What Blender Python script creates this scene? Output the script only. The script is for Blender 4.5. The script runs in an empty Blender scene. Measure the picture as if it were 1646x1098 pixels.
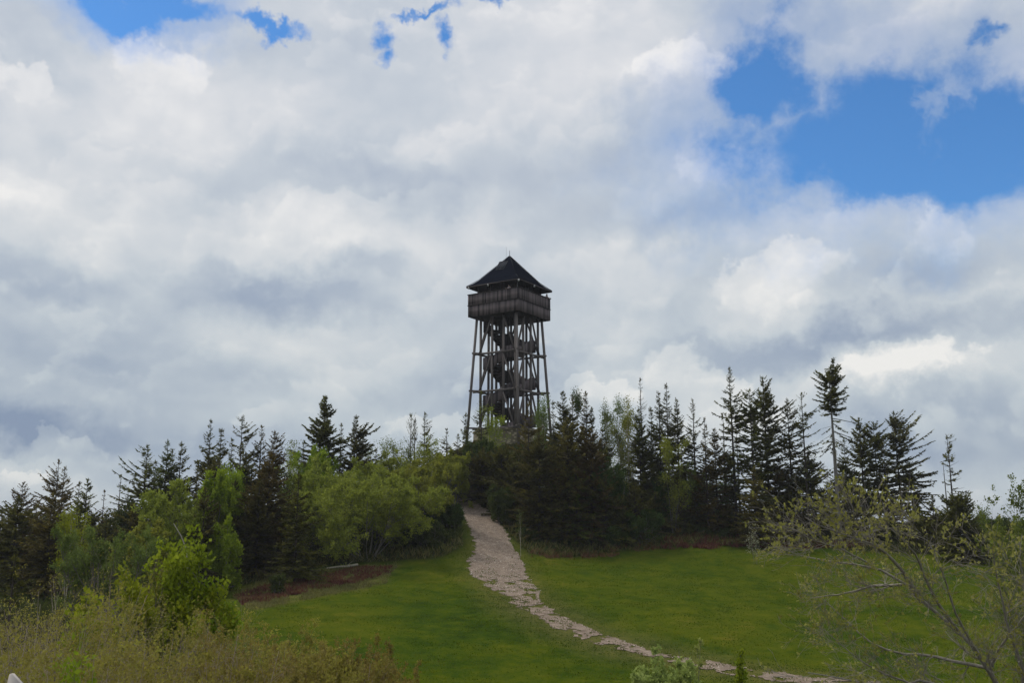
import bpy, math, random
import numpy as np
from mathutils import Vector
SC = bpy.context.scene
COL = SC.collection
R = math.radians

# ------------------------------------------------------------------ camera
F, CX, CY, PITCH = 1500.0, 823.0, 549.0, math.atan(291/1500.0)
cam_d = bpy.data.cameras.new('camera')
cam_d.sensor_width = 36; cam_d.lens = F/1646*36; cam_d.clip_start = .1; cam_d.clip_end = 20000
cam = bpy.data.objects.new('camera', cam_d); COL.objects.link(cam)
cam.location = (0, 0, 0); cam.rotation_euler = (math.pi/2+PITCH, 0, 0)
SC.camera = cam
def ray(px, py):
    u, v = (px-CX)/F, (CY-py)/F
    return np.array([u, math.cos(PITCH)-v*math.sin(PITCH), math.sin(PITCH)+v*math.cos(PITCH)])
def at(px, py, Y):
    d = ray(px, py); return d*(Y/d[1])
def project(p):
    p = np.asarray(p, float)
    dep = p[..., 1]*math.cos(PITCH)+p[..., 2]*math.sin(PITCH)
    up = -p[..., 1]*math.sin(PITCH)+p[..., 2]*math.cos(PITCH)
    dep = np.where(dep > .1, dep, .1)
    return CX+F*p[..., 0]/dep, CY-F*up/dep

# ------------------------------------------------------------------ light and exposure
SC.view_settings.view_transform = 'Standard'; SC.view_settings.look = 'None'
SC.cycles.max_bounces = 5; SC.cycles.diffuse_bounces = 3; SC.cycles.transmission_bounces = 3
SC.view_settings.exposure = 0.0; SC.view_settings.gamma = 1
SUN_EL, SUN_AZ = R(52), R(-62)          # azimuth from +Y, negative = left of the view
sun_d = bpy.data.lights.new('sun', 'SUN'); sun_d.energy = 1.9; sun_d.angle = R(14); sun_d.color = (1, .95, .87)
sun = bpy.data.objects.new('sun', sun_d); COL.objects.link(sun)
sv = Vector((math.sin(SUN_AZ)*math.cos(SUN_EL), math.cos(SUN_AZ)*math.cos(SUN_EL), math.sin(SUN_EL)))
sun.rotation_euler = sv.to_track_quat('Z', 'Y').to_euler()

W = bpy.data.worlds.new('World'); SC.world = W; W.use_nodes = True
W.cycles.sampling_method = 'MANUAL'; W.cycles.sample_map_resolution = 512
class NT:
    def __init__(s, nt): s.nt = nt; s.nt.nodes.clear()
    def n(s, t, **kw):
        x = s.nt.nodes.new(t)
        for k, v in kw.items(): setattr(x, k, v)
        return x
    def put(s, sock, v):
        if hasattr(v, 'is_output') or isinstance(v, bpy.types.NodeSocket): s.nt.links.new(v, sock)
        else: sock.default_value = v
    def m(s, op, a, b=None, c=None, clamp=False):
        x = s.n('ShaderNodeMath', operation=op, use_clamp=clamp)
        for i, v in enumerate((a, b, c)):
            if v is not None: s.put(x.inputs[i], v)
        return x.outputs[0]
    def v(s, op, a, b=None, scale=None):
        x = s.n('ShaderNodeVectorMath', operation=op); s.put(x.inputs[0], a)
        if b is not None: s.put(x.inputs[1], b)
        if scale is not None: s.put(x.inputs['Scale'], scale)
        return x.outputs['Value'] if op in ('LENGTH', 'DISTANCE', 'DOT_PRODUCT') else x.outputs['Vector']
    def noise(s, vec, scale, detail=5, rough=.5, col=False, dist=0, lac=2.0):
        x = s.n('ShaderNodeTexNoise'); 
        if vec is not None: s.put(x.inputs['Vector'], vec)
        x.inputs['Scale'].default_value = scale; x.inputs['Detail'].default_value = detail
        x.inputs['Roughness'].default_value = rough; x.inputs['Distortion'].default_value = dist
        x.inputs['Lacunarity'].default_value = lac
        return x.outputs['Color' if col else 'Fac']
    def ramp(s, x, a, b, lo=0.0, hi=1.0, smooth=True):
        r = s.n('ShaderNodeMapRange', interpolation_type='SMOOTHSTEP' if smooth else 'LINEAR')
        for k, v in (('Value', x), ('From Min', a), ('From Max', b), ('To Min', lo), ('To Max', hi)): s.put(r.inputs[k], v)
        return r.outputs['Result']
    def mix(s, f, a, b, blend='MIX'):
        x = s.n('ShaderNodeMix', data_type='RGBA', blend_type=blend)
        s.put(x.inputs[0], f); s.put(x.inputs[6], a); s.put(x.inputs[7], b)
        return x.outputs[2]
def rgb(*c): return (*c, 1.0)

def build_sky():
    t = NT(W.node_tree)
    out = t.n('ShaderNodeOutputWorld'); bg = t.n('ShaderNodeBackground')
    d = t.n('ShaderNodeTexCoord').outputs['Generated']
    wc = t.v('SUBTRACT', t.noise(d, 8.0, 6, .62, col=True), (.5, .5, .5))
    dw = t.v('ADD', d, t.v('SCALE', wc, scale=.15))
    wl = t.v('SUBTRACT', t.noise(d, 2.6, 2, .5, col=True), (.5, .5, .5))
    dv = t.v('ADD', t.v('ADD', d, t.v('SCALE', wc, scale=.13)), t.v('SCALE', wl, scale=.10))
    def blob(px, py, rx, ry, src):
        c = ray(px, py); c = c/np.linalg.norm(c)
        e = t.v('MULTIPLY', t.v('SUBTRACT', src, tuple(c)), (F/rx, 2.0, F/ry))
        return t.m('SUBTRACT', 1.0, t.v('LENGTH', e))
    def grp(lst, src, lo=-.45, hi=.85):
        r = None
        for a, w in lst:
            g = t.m('MULTIPLY', t.ramp(blob(*a, src), lo, hi, smooth=False), w) if w != 1 else t.ramp(blob(*a, src), lo, hi, smooth=False)
            r = g if r is None else t.m('ADD', r, g)
        return r
    # holes of clear sky
    holes = [(1430, 215, 235, 108), (1480, 270, 170, 70), (1245, 98, 78, 78), (1580, 185, 150, 75), (1340, 280, 95, 46), (190, 20, 85, 40), (265, 5, 70, 26)]
    small = [(440, 46, 50, 16), (603, 50, 34, 34), (612, 92, 28, 24), (706, 70, 26, 30), (797, 16, 22, 14), (1646, 5, 40, 22), (690, 20, 60, 12)]
    h = None
    for a in holes:
        g = blob(*a, dw); h = g if h is None else t.m('MAXIMUM', h, g)
    fine = t.noise(d, 15.0, 6, .62)
    hz = t.m('ADD', h, t.m('MULTIPLY', t.m('SUBTRACT', fine, .5), 1.1))
    h2 = None
    for a in small:
        g = blob(*a, dw); h2 = g if h2 is None else t.m('MAXIMUM', h2, g)
    h2 = t.ramp(t.m('ADD', h2, t.m('MULTIPLY', t.m('SUBTRACT', fine, .5), 2.2)), .0, .9)
    hole = t.m('MULTIPLY', t.m('MAXIMUM', t.ramp(hz, -.14, .46), h2), t.ramp(t.noise(dw, 9.0, 4, .6), .28, .44, .4, 1))
    thin = t.ramp(hz, -1.1, .1, 0, .42)
    lights = [((225, 140, 110, 80), .8), ((15, 170, 60, 36), .8), ((70, 300, 200, 60), .7), ((440, 190, 130, 70), .5), ((560, 365, 200, 32), .7),
              ((785, 330, 46, 70), .65), ((500, 530, 120, 50), .5), ((1090, 120, 160, 60), .8), ((860, 130, 130, 70), .5),
              ((1225, 470, 95, 45), .8), ((1180, 280, 110, 40), .6), ((1500, 345, 200, 45), .6), ((1455, 595, 130, 34), .7), ((1560, 110, 150, 45), .6),
              ((60, 740, 110, 20), .5), ((930, 35, 200, 40), .3), ((1010, 405, 120, 40), .5), ((1620, 480, 60, 50), .5), ((980, 520, 110, 36), .35), ((1190, 640, 260, 50), .4)]
    darks = [((630, 275, 220, 42), .55), ((480, 440, 150, 45), .7), ((60, 460, 200, 55), .6), ((200, 585, 230, 60), .55), ((30, 705, 140, 36), .9),
             ((330, 725, 200, 60), .7), ((745, 600, 140, 55), .6), ((1060, 340, 150, 40), .4), ((1370, 545, 240, 32), .85),
             ((1480, 450, 110, 26), .4), ((1480, 705, 200, 60), .75), ((1000, 215, 90, 46), .35), ((60, 80, 110, 50), .25)]
    tone = t.m('SUBTRACT', t.m('MULTIPLY', grp(lights, dv), .36), t.m('MULTIPLY', grp(darks, dv), .50))
    wm = t.v('ADD', t.v('SCALE', wc, scale=.035), t.v('SCALE', wl, scale=.06))
    q = t.v('MULTIPLY', t.v('ADD', d, wm), (1, 1, 1.35))
    n1 = t.noise(q, 6.0, 6, .5)
    tone = t.m('ADD', t.m('ADD', tone, .56), t.m('MULTIPLY', t.m('SUBTRACT', n1, .5), .35))
    # overlapping cumulus sheets: crisp lit upper rims, interiors shading away below them
    for off, scl, w, lo in (((3.1, 7.7, 1.3), 4.2, .62, .50), ((9.4, 2.2, 5.9), 7.5, .55, .51), ((1.7, 4.4, 8.8), 11.0, .35, .52)):
        qq = t.v('ADD', q, off); f0 = t.noise(qq, scl, 7, .52); f1 = t.noise(t.v('ADD', qq, (sv.x*.15/scl, 0, .17/scl)), scl, 4, .5)
        g = t.m('SUBTRACT', f0, f1)
        topm = t.ramp(g, -.02, .09)
        m_ = t.m('MULTIPLY', t.m('MULTIPLY', t.ramp(f0, lo, lo+.035), topm), w)
        inner = t.m('ADD', t.m('SUBTRACT', t.m('ADD', t.m('MULTIPLY', tone, .6), .38), t.ramp(f0, lo+.02, lo+.2, 0, .30)), t.m('MULTIPLY', g, .6))
        tone = t.m('ADD', t.m('MULTIPLY', tone, t.m('SUBTRACT', 1.0, m_)), t.m('MULTIPLY', inner, m_))
        tone = t.m('ADD', tone, t.m('MULTIPLY', g, .40))
    heads = [(1100, 604, 70, 36), (1165, 612, 44, 22), (1195, 612, 26, 18), (1235, 452, 80, 36), (1295, 450, 60, 32), (905, 616, 34, 20), (1190, 268, 80, 28),
             (1470, 580, 70, 24), (1440, 600, 80, 26), (690, 684, 60, 18), (8, 780, 34, 18), (90, 724, 46, 16), (1500, 372, 50, 26), (235, 125, 64, 36), (1110, 105, 90, 34), (20, 168, 40, 24), (960, 640, 60, 22)]
    head = None; fo = t.m('MULTIPLY', t.m('SUBTRACT', fine, .5), 1.5)
    for px, py, rx, ry in heads:
        c = ray(px, py); c = c/np.linalg.norm(c)
        e = t.v('MULTIPLY', t.v('SUBTRACT', dw, tuple(c)), (F/rx, 2.0, F/ry))
        sz_ = t.n('ShaderNodeSeparateXYZ'); t.put(sz_.inputs[0], e)
        g = t.m('MULTIPLY', t.ramp(t.m('ADD', t.m('SUBTRACT', 1.0, t.v('LENGTH', e)), fo), -.2, .12), t.ramp(sz_.outputs['Z'], -1.3, .35))
        head = g if head is None else t.m('MAXIMUM', head, g)
    tone = t.m('ADD', tone, t.m('MULTIPLY', head, .21), clamp=True)
    up = t.m('MULTIPLY', t.ramp(t.v('DOT_PRODUCT', d, (0, 0, 1)), -.02, .5), 1.0)
    lowc = [(0, (.23, .30, .42)), (.3, (.37, .44, .525)), (.55, (.51, .575, .62)), (.78, (.65, .69, .70)), (1, (.86, .855, .82))]
    hic = [(0, (.33, .40, .54)), (.3, (.45, .51, .61)), (.55, (.56, .61, .68)), (.78, (.70, .72, .76)), (1, (.87, .865, .87))]
    def ramp2(st):
        cr = t.n('ShaderNodeValToRGB'); e = cr.color_ramp.elements
        e[0].position, e[0].color = 0, rgb(*st[0][1]); e[1].position, e[1].color = 1, rgb(*st[-1][1])
        for p, c in st[1:-1]:
            x = e.new(p); x.color = rgb(*c)
        t.put(cr.inputs[0], tone); return cr.outputs[0]
    cloud = t.mix(up, ramp2(lowc), ramp2(hic))
    sky = t.n('ShaderNodeTexSky', sky_type='NISHITA'); sky.sun_disc = False
    sky.sun_elevation = SUN_EL; sky.sun_rotation = SUN_AZ; sky.altitude = 900; sky.air_density = 1.0; sky.dust_density = .3; sky.ozone_density = 2.5
    clear = t.mix(1.0, sky.outputs[0], rgb(.66, 1.15, 1.50), 'MULTIPLY')
    cl = t.mix(1.0, cloud, rgb(10, 10, 10), 'MULTIPLY')
    cl = t.mix(thin, cl, clear)
    wisps = t.m('MULTIPLY', t.ramp(n1, .58, .78), .35)
    mask = t.m('MAXIMUM', t.m('SUBTRACT', 1.0, hole), wisps)
    t.put(bg.inputs['Color'], t.mix(mask, clear, cl)); bg.inputs['Strength'].default_value = .1
    t.nt.links.new(bg.outputs[0], out.inputs[0])
build_sky()

# ------------------------------------------------------------------ materials
MATS = {}
def material(name, fn):
    m = bpy.data.materials.new(name); m.use_nodes = True; t = NT(m.node_tree)
    out = t.n('ShaderNodeOutputMaterial'); sh = fn(t); t.nt.links.new(sh, out.inputs[0]); MATS[name] = m
    return m
def principled(t, col, rough=.8, bump=None, spec=.3, bdist=.02, bstr=.5, metallic=0):
    p = t.n('ShaderNodeBsdfPrincipled'); t.put(p.inputs['Base Color'], col); t.put(p.inputs['Roughness'], rough)
    p.inputs['Specular IOR Level'].default_value = spec; p.inputs['Metallic'].default_value = metallic
    if bump is not None:
        b = t.n('ShaderNodeBump'); b.inputs['Distance'].default_value = bdist; b.inputs['Strength'].default_value = bstr
        t.put(b.inputs['Height'], bump); t.nt.links.new(b.outputs[0], p.inputs['Normal'])
    return p.outputs[0]
def attr(t, n='tone'):
    a = t.n('ShaderNodeAttribute'); a.attribute_name = n; return a.outputs['Fac']
def cramp(t, f, stops):
    cr = t.n('ShaderNodeValToRGB'); e = cr.color_ramp.elements
    e[0].position, e[0].color = stops[0][0], rgb(*stops[0][1]); e[1].position, e[1].color = stops[-1][0], rgb(*stops[-1][1])
    for p, c in stops[1:-1]: x = e.new(p); x.color = rgb(*c)
    t.put(cr.inputs[0], f); return cr.outputs[0]
def leafy(name, c0, c1, c2, trans=.3, tint=.25, spec=.12):
    def fn(t):
        pos = t.n('ShaderNodeTexCoord').outputs['Object']
        clump = t.noise(pos, .9, 3, .6)
        f = t.m('ADD', t.m('MULTIPLY', attr(t), .55), t.m('MULTIPLY', t.ramp(clump, .3, .7), .45))
        col = cramp(t, f, [(0, c0), (.5, c1), (1, c2)])
        oi = t.n('ShaderNodeObjectInfo').outputs['Random']
        hs = t.n('ShaderNodeHueSaturation'); t.put(hs.inputs['Hue'], t.m('ADD', .5-.02*tint/.25, t.m('MULTIPLY', oi, .04*tint/.25)))
        t.put(hs.inputs['Value'], t.m('ADD', 1-tint/2, t.m('MULTIPLY', oi, tint))); hs.inputs['Saturation'].default_value = 1; t.put(hs.inputs['Color'], col)
        a = principled(t, hs.outputs[0], .75, spec=spec)
        tr = t.n('ShaderNodeBsdfTranslucent'); t.put(tr.inputs[0], hs.outputs[0])
        mx = t.n('ShaderNodeMixShader'); mx.inputs[0].default_value = trans
        t.nt.links.new(a, mx.inputs[1]); t.nt.links.new(tr.outputs[0], mx.inputs[2]); return mx.outputs[0]
    return material(name, fn)
def woody(name, c0, c1, sc=3.0, stretch=(1, 1, .15), tw_=.35):
    def fn(t):
        pos = t.v('MULTIPLY', t.n('ShaderNodeTexCoord').outputs['Object'], stretch)
        n = t.noise(pos, sc*4, 6, .6)
        big = t.noise(pos, sc*.5, 3, .5)
        f = t.m('ADD', t.m('MULTIPLY', n, .6), t.m('ADD', t.m('MULTIPLY', big, .3), t.m('MULTIPLY', attr(t), tw_)))
        return principled(t, cramp(t, t.ramp(f, .25, .55+tw_), [(0, c0), (1, c1)]), .85, n, .15)
    return material(name, fn)
leafy('spruce_needles', (.052, .054, .016), (.115, .115, .024), (.21, .20, .036), .35)
leafy('brown_needles', (.068, .056, .017), (.135, .108, .025), (.21, .17, .034), .35)
leafy('fresh_needles', (.052, .060, .010), (.105, .115, .016), (.18, .19, .026), .3)
leafy('willow_leaves', (.14, .155, .022), (.255, .28, .038), (.40, .41, .062), .45)
leafy('bright_leaves', (.12, .17, .012), (.235, .30, .018), (.38, .43, .035), .45)
leafy('birch_leaves', (.075, .105, .024), (.15, .19, .036), (.23, .27, .06), .4)
leafy('dark_leaves', (.034, .052, .012), (.065, .092, .018), (.12, .15, .028), .3)
leafy('bud_leaves', (.18, .145, .045), (.27, .225, .05), (.38, .36, .06), .4)
leafy('sage_leaves', (.24, .29, .08), (.36, .41, .11), (.48, .51, .17), .45)
leafy('pale_leaves', (.21, .22, .05), (.33, .34, .08), (.48, .47, .15), .45)
leafy('blossom', (.25, .27, .12), (.4, .4, .25), (.6, .58, .45), .3)
leafy('heather', (.090, .038, .022), (.155, .070, .038), (.25, .15, .055), .2)
leafy('dry_grass', (.10, .085, .03), (.16, .14, .045), (.24, .20, .08), .2)
leafy('grass_blades', (.042, .075, .006), (.085, .125, .009), (.165, .18, .02), .4, spec=0)
woody('spruce_bark', (.030, .024, .019), (.085, .070, .058))
woody('pine_bark', (.10, .095, .09), (.22, .205, .19))
woody('grey_bark', (.075, .068, .056), (.21, .19, .16))
woody('pale_bark', (.26, .23, .17), (.46, .42, .33))
woody('twig_bark', (.22, .165, .135), (.52, .42, .35), 6)
woody('lichen_bark', (.14, .125, .10), (.34, .31, .26), 6)
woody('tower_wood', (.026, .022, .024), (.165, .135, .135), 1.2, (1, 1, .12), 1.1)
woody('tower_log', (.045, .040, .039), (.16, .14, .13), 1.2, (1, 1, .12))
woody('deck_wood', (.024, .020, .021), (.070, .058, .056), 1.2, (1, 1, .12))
woody('post_wood', (.45, .40, .36), (.62, .56, .50), 3)
material('roof_shingle', lambda t: principled(t, cramp(t, t.noise(t.v('MULTIPLY', t.n('ShaderNodeTexCoord').outputs['Object'], (1, 1, 4)), 3, 5, .6), [(.3, (.005, .007, .013)), (.7, (.011, .014, .024))]), 1.0, spec=.0))
material('flashing', lambda t: principled(t, cramp(t, t.noise(None, 5), [(.3, (.012, .014, .018)), (.7, (.022, .024, .03))]), .8, spec=.05))
material('panel_glass', lambda t: principled(t, cramp(t, t.noise(None, 5), [(.3, (.022, .025, .032)), (.7, (.035, .038, .048))]), .9, spec=.05))
material('panel_frame', lambda t: principled(t, cramp(t, t.noise(None, 9), [(.3, (.06, .062, .07)), (.7, (.09, .092, .10))]), .8, spec=.05))
material('white_plastic', lambda t: principled(t, cramp(t, t.noise(None, 9), [(.3, (.5, .5, .5)), (.7, (.65, .65, .65))]), .5))
material('steel', lambda t: principled(t, cramp(t, t.noise(None, 9), [(.3, (.12, .12, .13)), (.7, (.2, .2, .2))]), .5, metallic=.5))
material('skin', lambda t: principled(t, cramp(t, t.noise(None, 9), [(.3, (.42, .26, .19)), (.7, (.5, .32, .24))]), .5))
material('dark_cloth', lambda t: principled(t, cramp(t, t.noise(None, 30), [(.3, (.02, .02, .028)), (.7, (.04, .038, .05))]), .9))
material('light_cloth', lambda t: principled(t, cramp(t, t.noise(None, 30), [(.3, (.3, .29, .3)), (.7, (.4, .38, .4))]), .9))
def stone_fn(t):
    pos = t.n('ShaderNodeTexCoord').outputs['Object']
    v = t.n('ShaderNodeTexVoronoi'); t.put(v.inputs['Vector'], t.v('MULTIPLY', pos, (1, 1, 1.6))); v.inputs['Scale'].default_value = 2.2
    n = t.noise(pos, 7, 6, .6)
    col = t.mix(t.ramp(v.outputs['Distance'], .25, .5), cramp(t, n, [(.3, (.30, .25, .16)), (.7, (.52, .45, .32))]), rgb(.16, .14, .09))
    return principled(t, col, .9, n, .2)
material('stone', stone_fn)
def ground_fn(t):
    pos = t.n('ShaderNodeTexCoord').outputs['Object']
    big = t.noise(pos, .09, 4, .6); mid = t.noise(t.v('MULTIPLY', pos, (1, 1, 1)), .8, 7, .74); fine = t.noise(pos, 9, 6, .7)
    f = t.m('ADD', t.m('ADD', t.m('MULTIPLY', big, .95), t.m('MULTIPLY', mid, 1.0)), t.m('MULTIPLY', fine, .5))
    col = cramp(t, t.ramp(f, .92, 1.50, smooth=False), [(0, (.022, .042, .006)), (.3, (.042, .072, .006)), (.55, (.070, .092, .006)), (.8, (.092, .108, .008)), (1, (.135, .125, .016))])
    wear = t.m('MULTIPLY', attr(t, 'wear'), t.ramp(t.m('ADD', mid, t.m('MULTIPLY', fine, .4)), .45, .95, .45, 1.1))
    col = t.mix(t.m('MINIMUM', wear, 1.0), col, cramp(t, fine, [(.3, (.10, .095, .028)), (.7, (.17, .15, .055))]))
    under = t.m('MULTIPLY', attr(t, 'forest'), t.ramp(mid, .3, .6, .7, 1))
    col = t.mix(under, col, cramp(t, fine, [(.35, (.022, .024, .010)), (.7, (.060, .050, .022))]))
    return principled(t, col, 1.0, t.m('ADD', mid, t.m('MULTIPLY', fine, .4)), .0, .15, .8)
material('meadow', ground_fn)
def path_fn(t):
    pos = t.n('ShaderNodeTexCoord').outputs['Object']
    n = t.noise(pos, 2.0, 6, .7); f = t.noise(pos, 22, 5, .8)
    x = t.m('ADD', t.m('MULTIPLY', f, .6), t.m('MULTIPLY', n, .5))
    col = cramp(t, t.ramp(x, .35, .8), [(0, (.14, .100, .074)), (.4, (.235, .182, .138)), (.75, (.34, .27, .21)), (1, (.50, .41, .33))])
    return principled(t, col, .95, x, .0, .05, .35)
material('gravel_path', path_fn)
material('pebble', lambda t: principled(t, cramp(t, attr(t), [(0, (.16, .125, .10)), (.5, (.30, .245, .20)), (1, (.52, .45, .38))]), .9))

# ------------------------------------------------------------------ mesh helpers
def tag(o, label=None, cat=None, group=None, kind=None):
    if label: o['label'] = label
    if cat: o['category'] = cat
    if group: o['group'] = group
    if kind: o['kind'] = kind
    return o
def empty(name, loc, label, cat, group=None):
    o = bpy.data.objects.new(name, None); COL.objects.link(o); o.location = loc; o.empty_display_size = .3
    return tag(o, label, cat, group)
def mesh_obj(name, V, Fq, mat, parent=None, tone=None, smooth=False):
    V = np.ascontiguousarray(V, np.float32); Fq = np.ascontiguousarray(Fq, np.int32)
    me = bpy.data.meshes.new(name); k = Fq.shape[1]
    me.vertices.add(len(V)); me.vertices.foreach_set('co', V.ravel())
    me.loops.add(Fq.size); me.loops.foreach_set('vertex_index', Fq.ravel())
    me.polygons.add(len(Fq)); me.polygons.foreach_set('loop_start', np.arange(0, Fq.size, k, dtype=np.int32))
    me.update(calc_edges=True)
    if smooth: me.polygons.foreach_set('use_smooth', np.ones(len(Fq), bool))
    if tone is not None:
        a = me.attributes.new('tone', 'FLOAT', 'FACE'); a.data.foreach_set('value', np.ascontiguousarray(tone, np.float32))
    me.materials.append(MATS[mat] if isinstance(mat, str) else mat)
    o = bpy.data.objects.new(name, me); COL.objects.link(o)
    if parent: o.parent = parent
    return o
class MB:
    """quads-only mesh builder"""
    def __init__(s): s.V = []; s.F = []; s.T = []; s.n = 0
    def add(s, V, Fq, tone=None):
        V = np.asarray(V, float).reshape(-1, 3); Fq = np.asarray(Fq, int)
        s.V.append(V); s.F.append(Fq+s.n); s.n += len(V)
        s.T.append(np.full(len(Fq), .5) if tone is None else np.broadcast_to(np.asarray(tone, float), (len(Fq),)))
        return s
    def box(s, c, size, rz=0, tone=None, axes=None):
        x, y, z = np.array(size)/2
        P = np.array([[-x, -y, -z], [x, -y, -z], [x, y, -z], [-x, y, -z], [-x, -y, z], [x, -y, z], [x, y, z], [-x, y, z]])
        if axes is not None: P = P@np.array(axes)
        if rz: ca, sa = math.cos(rz), math.sin(rz); P = np.c_[P[:, 0]*ca-P[:, 1]*sa, P[:, 0]*sa+P[:, 1]*ca, P[:, 2]]
        return s.add(P+np.array(c), [[0, 3, 2, 1], [4, 5, 6, 7], [0, 1, 5, 4], [1, 2, 6, 5], [2, 3, 7, 6], [3, 0, 4, 7]], tone)
    def beam(s, a, b, w, h=None, tone=None, sides=0):
        a = np.array(a, float); b = np.array(b, float); d = b-a; L = np.linalg.norm(d); d = d/L
        up = np.array([0, 0, 1.]) if abs(d[2]) < .95 else np.array([math.sin(.2), math.cos(.2), 0])
        u = np.cross(d, up); u /= np.linalg.norm(u); v = np.cross(u, d); h = h or w
        if sides:
            an = np.arange(sides)*2*math.pi/sides
            ring = (np.cos(an)[:, None]*u*w/2+np.sin(an)[:, None]*v*h/2)
            V = np.vstack([a+ring, b+ring, a[None], b[None]]); q = []
            for i in range(sides):
                j = (i+1) % sides; q.append([i, j, sides+j, sides+i])
            for i in range(0, sides, 2):
                q.append([2*sides, (i+2) % sides, (i+1) % sides, i]); q.append([2*sides+1, sides+i, sides+(i+1) % sides, sides+(i+2) % sides])
            return s.add(V, q, tone)
        return s.box((a+b)/2, (L, w, h), axes=[d, u, v], tone=tone)
    def build(s, name, mat, parent=None, smooth=False):
        return mesh_obj(name, np.vstack(s.V), np.vstack(s.F), mat, parent, np.concatenate(s.T), smooth)
def tubes(P, Rr, sides=3):
    """P (B,k,3), Rr (B,k) -> V, F"""
    B, k, _ = P.shape
    T = np.gradient(P, axis=1); T /= np.linalg.norm(T, axis=2, keepdims=True)+1e-9
    ref = np.where(np.abs(T[..., 2:3]) < .9, np.array([0, 0, 1.]), np.array([1., 0, 0]))
    U = np.cross(T, ref); U /= np.linalg.norm(U, axis=2, keepdims=True)+1e-9
    Vv = np.cross(T, U)
    an = np.arange(sides)*2*math.pi/sides
    ring = P[:, :, None]+Rr[:, :, None, None]*(np.cos(an)[None, None, :, None]*U[:, :, None]+np.sin(an)[None, None, :, None]*Vv[:, :, None])
    idx = np.arange(B*k*sides).reshape(B, k, sides)
    a = idx[:, :-1]; b = idx[:, 1:]
    Fq = np.stack([a, np.roll(a, -1, 2), np.roll(b, -1, 2), b], -1).reshape(-1, 4)
    return ring.reshape(-1, 3), Fq
def leaves(C, D, L, Wd, rng, fold=.25, flat=0.0):
    """diamond leaves: base C, direction D, length L, width Wd"""
    n = len(C); D = D/(np.linalg.norm(D, axis=1, keepdims=True)+1e-9)
    r = rng.normal(size=(n, 3)); r[:, 2] *= (1-flat)
    if flat: r[:, 2] = r[:, 2]*.3
    S = np.cross(D, np.cross(D, r)) if flat else np.cross(D, r)
    S /= np.linalg.norm(S, axis=1, keepdims=True)+1e-9
    L = np.broadcast_to(L, n)[:, None]; Wd = np.broadcast_to(Wd, n)[:, None]
    mid = C+D*L*.45
    V = np.stack([C, mid+S*Wd/2, C+D*L, mid-S*Wd/2], 1).reshape(-1, 3)
    return V, np.arange(4*n).reshape(n, 4)
def vnoise(x, y, seed=0):
    xi = np.floor(x).astype(np.int64); yi = np.floor(y).astype(np.int64); fx = x-xi; fy = y-yi
    def h(a, b):
        n = (a*374761393+b*668265263+seed*1442695041) & 0x7fffffff
        n = ((n ^ (n >> 13))*1274126177) & 0x7fffffff
        return ((n ^ (n >> 16)) & 0xffff)/65535.0
    fx = fx*fx*(3-2*fx); fy = fy*fy*(3-2*fy)
    return (h(xi, yi)*(1-fx)+h(xi+1, yi)*fx)*(1-fy)+(h(xi, yi+1)*(1-fx)+h(xi+1, yi+1)*fx)*fy
def fbm(x, y, seed=0, o=4):
    s = 0; a = .5
    for i in range(o): s = s+a*vnoise(x*2**i+i*17.3, y*2**i-i*9.1, seed+i); a *= .5
    return s

# ------------------------------------------------------------------ terrain
CP = [(823, 1098, 45), (500, 1098, 44), (200, 1098, 43), (-200, 1098, 42), (1150, 1098, 46), (1500, 1098, 47), (1850, 1098, 47),
      (820, 1000, 60), (480, 1000, 58), (1150, 1000, 60), (1450, 1000, 61), (1750, 1000, 60), (150, 1000, 57), (-250, 1010, 55),
      (820, 925, 77), (1000, 925, 78), (1200, 922, 80), (1450, 920, 80), (640, 925, 76), (410, 965, 68), (1700, 915, 78),
      (1050, 888, 88), (1250, 884, 89), (1400, 886, 88), (900, 896, 87), (1560, 900, 82), (480, 918, 78), (590, 908, 80), (330, 935, 80), (100, 935, 82), (-100, 925, 84),
      (795, 870, 86), (770, 840, 92), (740, 810, 100), (780, 775, 106)]
P3 = [(0, 0, -1.7), (0, 10, -3.7), (0, 20, -5.5), (0, 32, -6.8), (-15, 12, -4.2), (15, 12, -4.2), (-30, 20, -6), (30, 20, -6), (-16, 30, -6.9), (16, 30, -6.9), (0, -10, -1.4),
      (-4, 114, 10.2), (0, 111.5, 10.2), (4, 114, 10.2), (0, 119, 10.2), (-9, 110, 5.4), (10, 110, 5), (-20, 106, 2.0), (22, 106, .8), (-34, 106, -.9), (-50, 106, -4.2),
      (-65, 104, -5.2), (35, 104, -.8), (48, 104, -1.8), (60, 104, -3.5), (75, 100, -4), (0, 135, 4), (-30, 135, -3), (30, 135, -2.5), (-60, 135, -9), (60, 135, -8), (0, 160, -6),
      (-40, 165, -13), (40, 165, -12), (-80, 160, -18), (80, 160, -18), (-90, 60, -9), (90, 60, -9), (-60, 20, -10), (60, 20, -10)]
_pts = np.array([at(*c) for c in CP]+[np.array(p, float) for p in P3])
def _phi(r): return np.sqrt(r*r+36.0)
_D = np.linalg.norm(_pts[:, None, :2]-_pts[None, :, :2], axis=2)
_n = len(_pts); _A = np.zeros((_n+3, _n+3)); _A[:_n, :_n] = _phi(_D)-np.eye(_n)*.6
_A[:_n, _n:] = np.c_[np.ones(_n), _pts[:, :2]]; _A[_n:, :_n] = _A[:_n, _n:].T
_w = np.linalg.solve(_A, np.r_[_pts[:, 2], 0, 0, 0])
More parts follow.
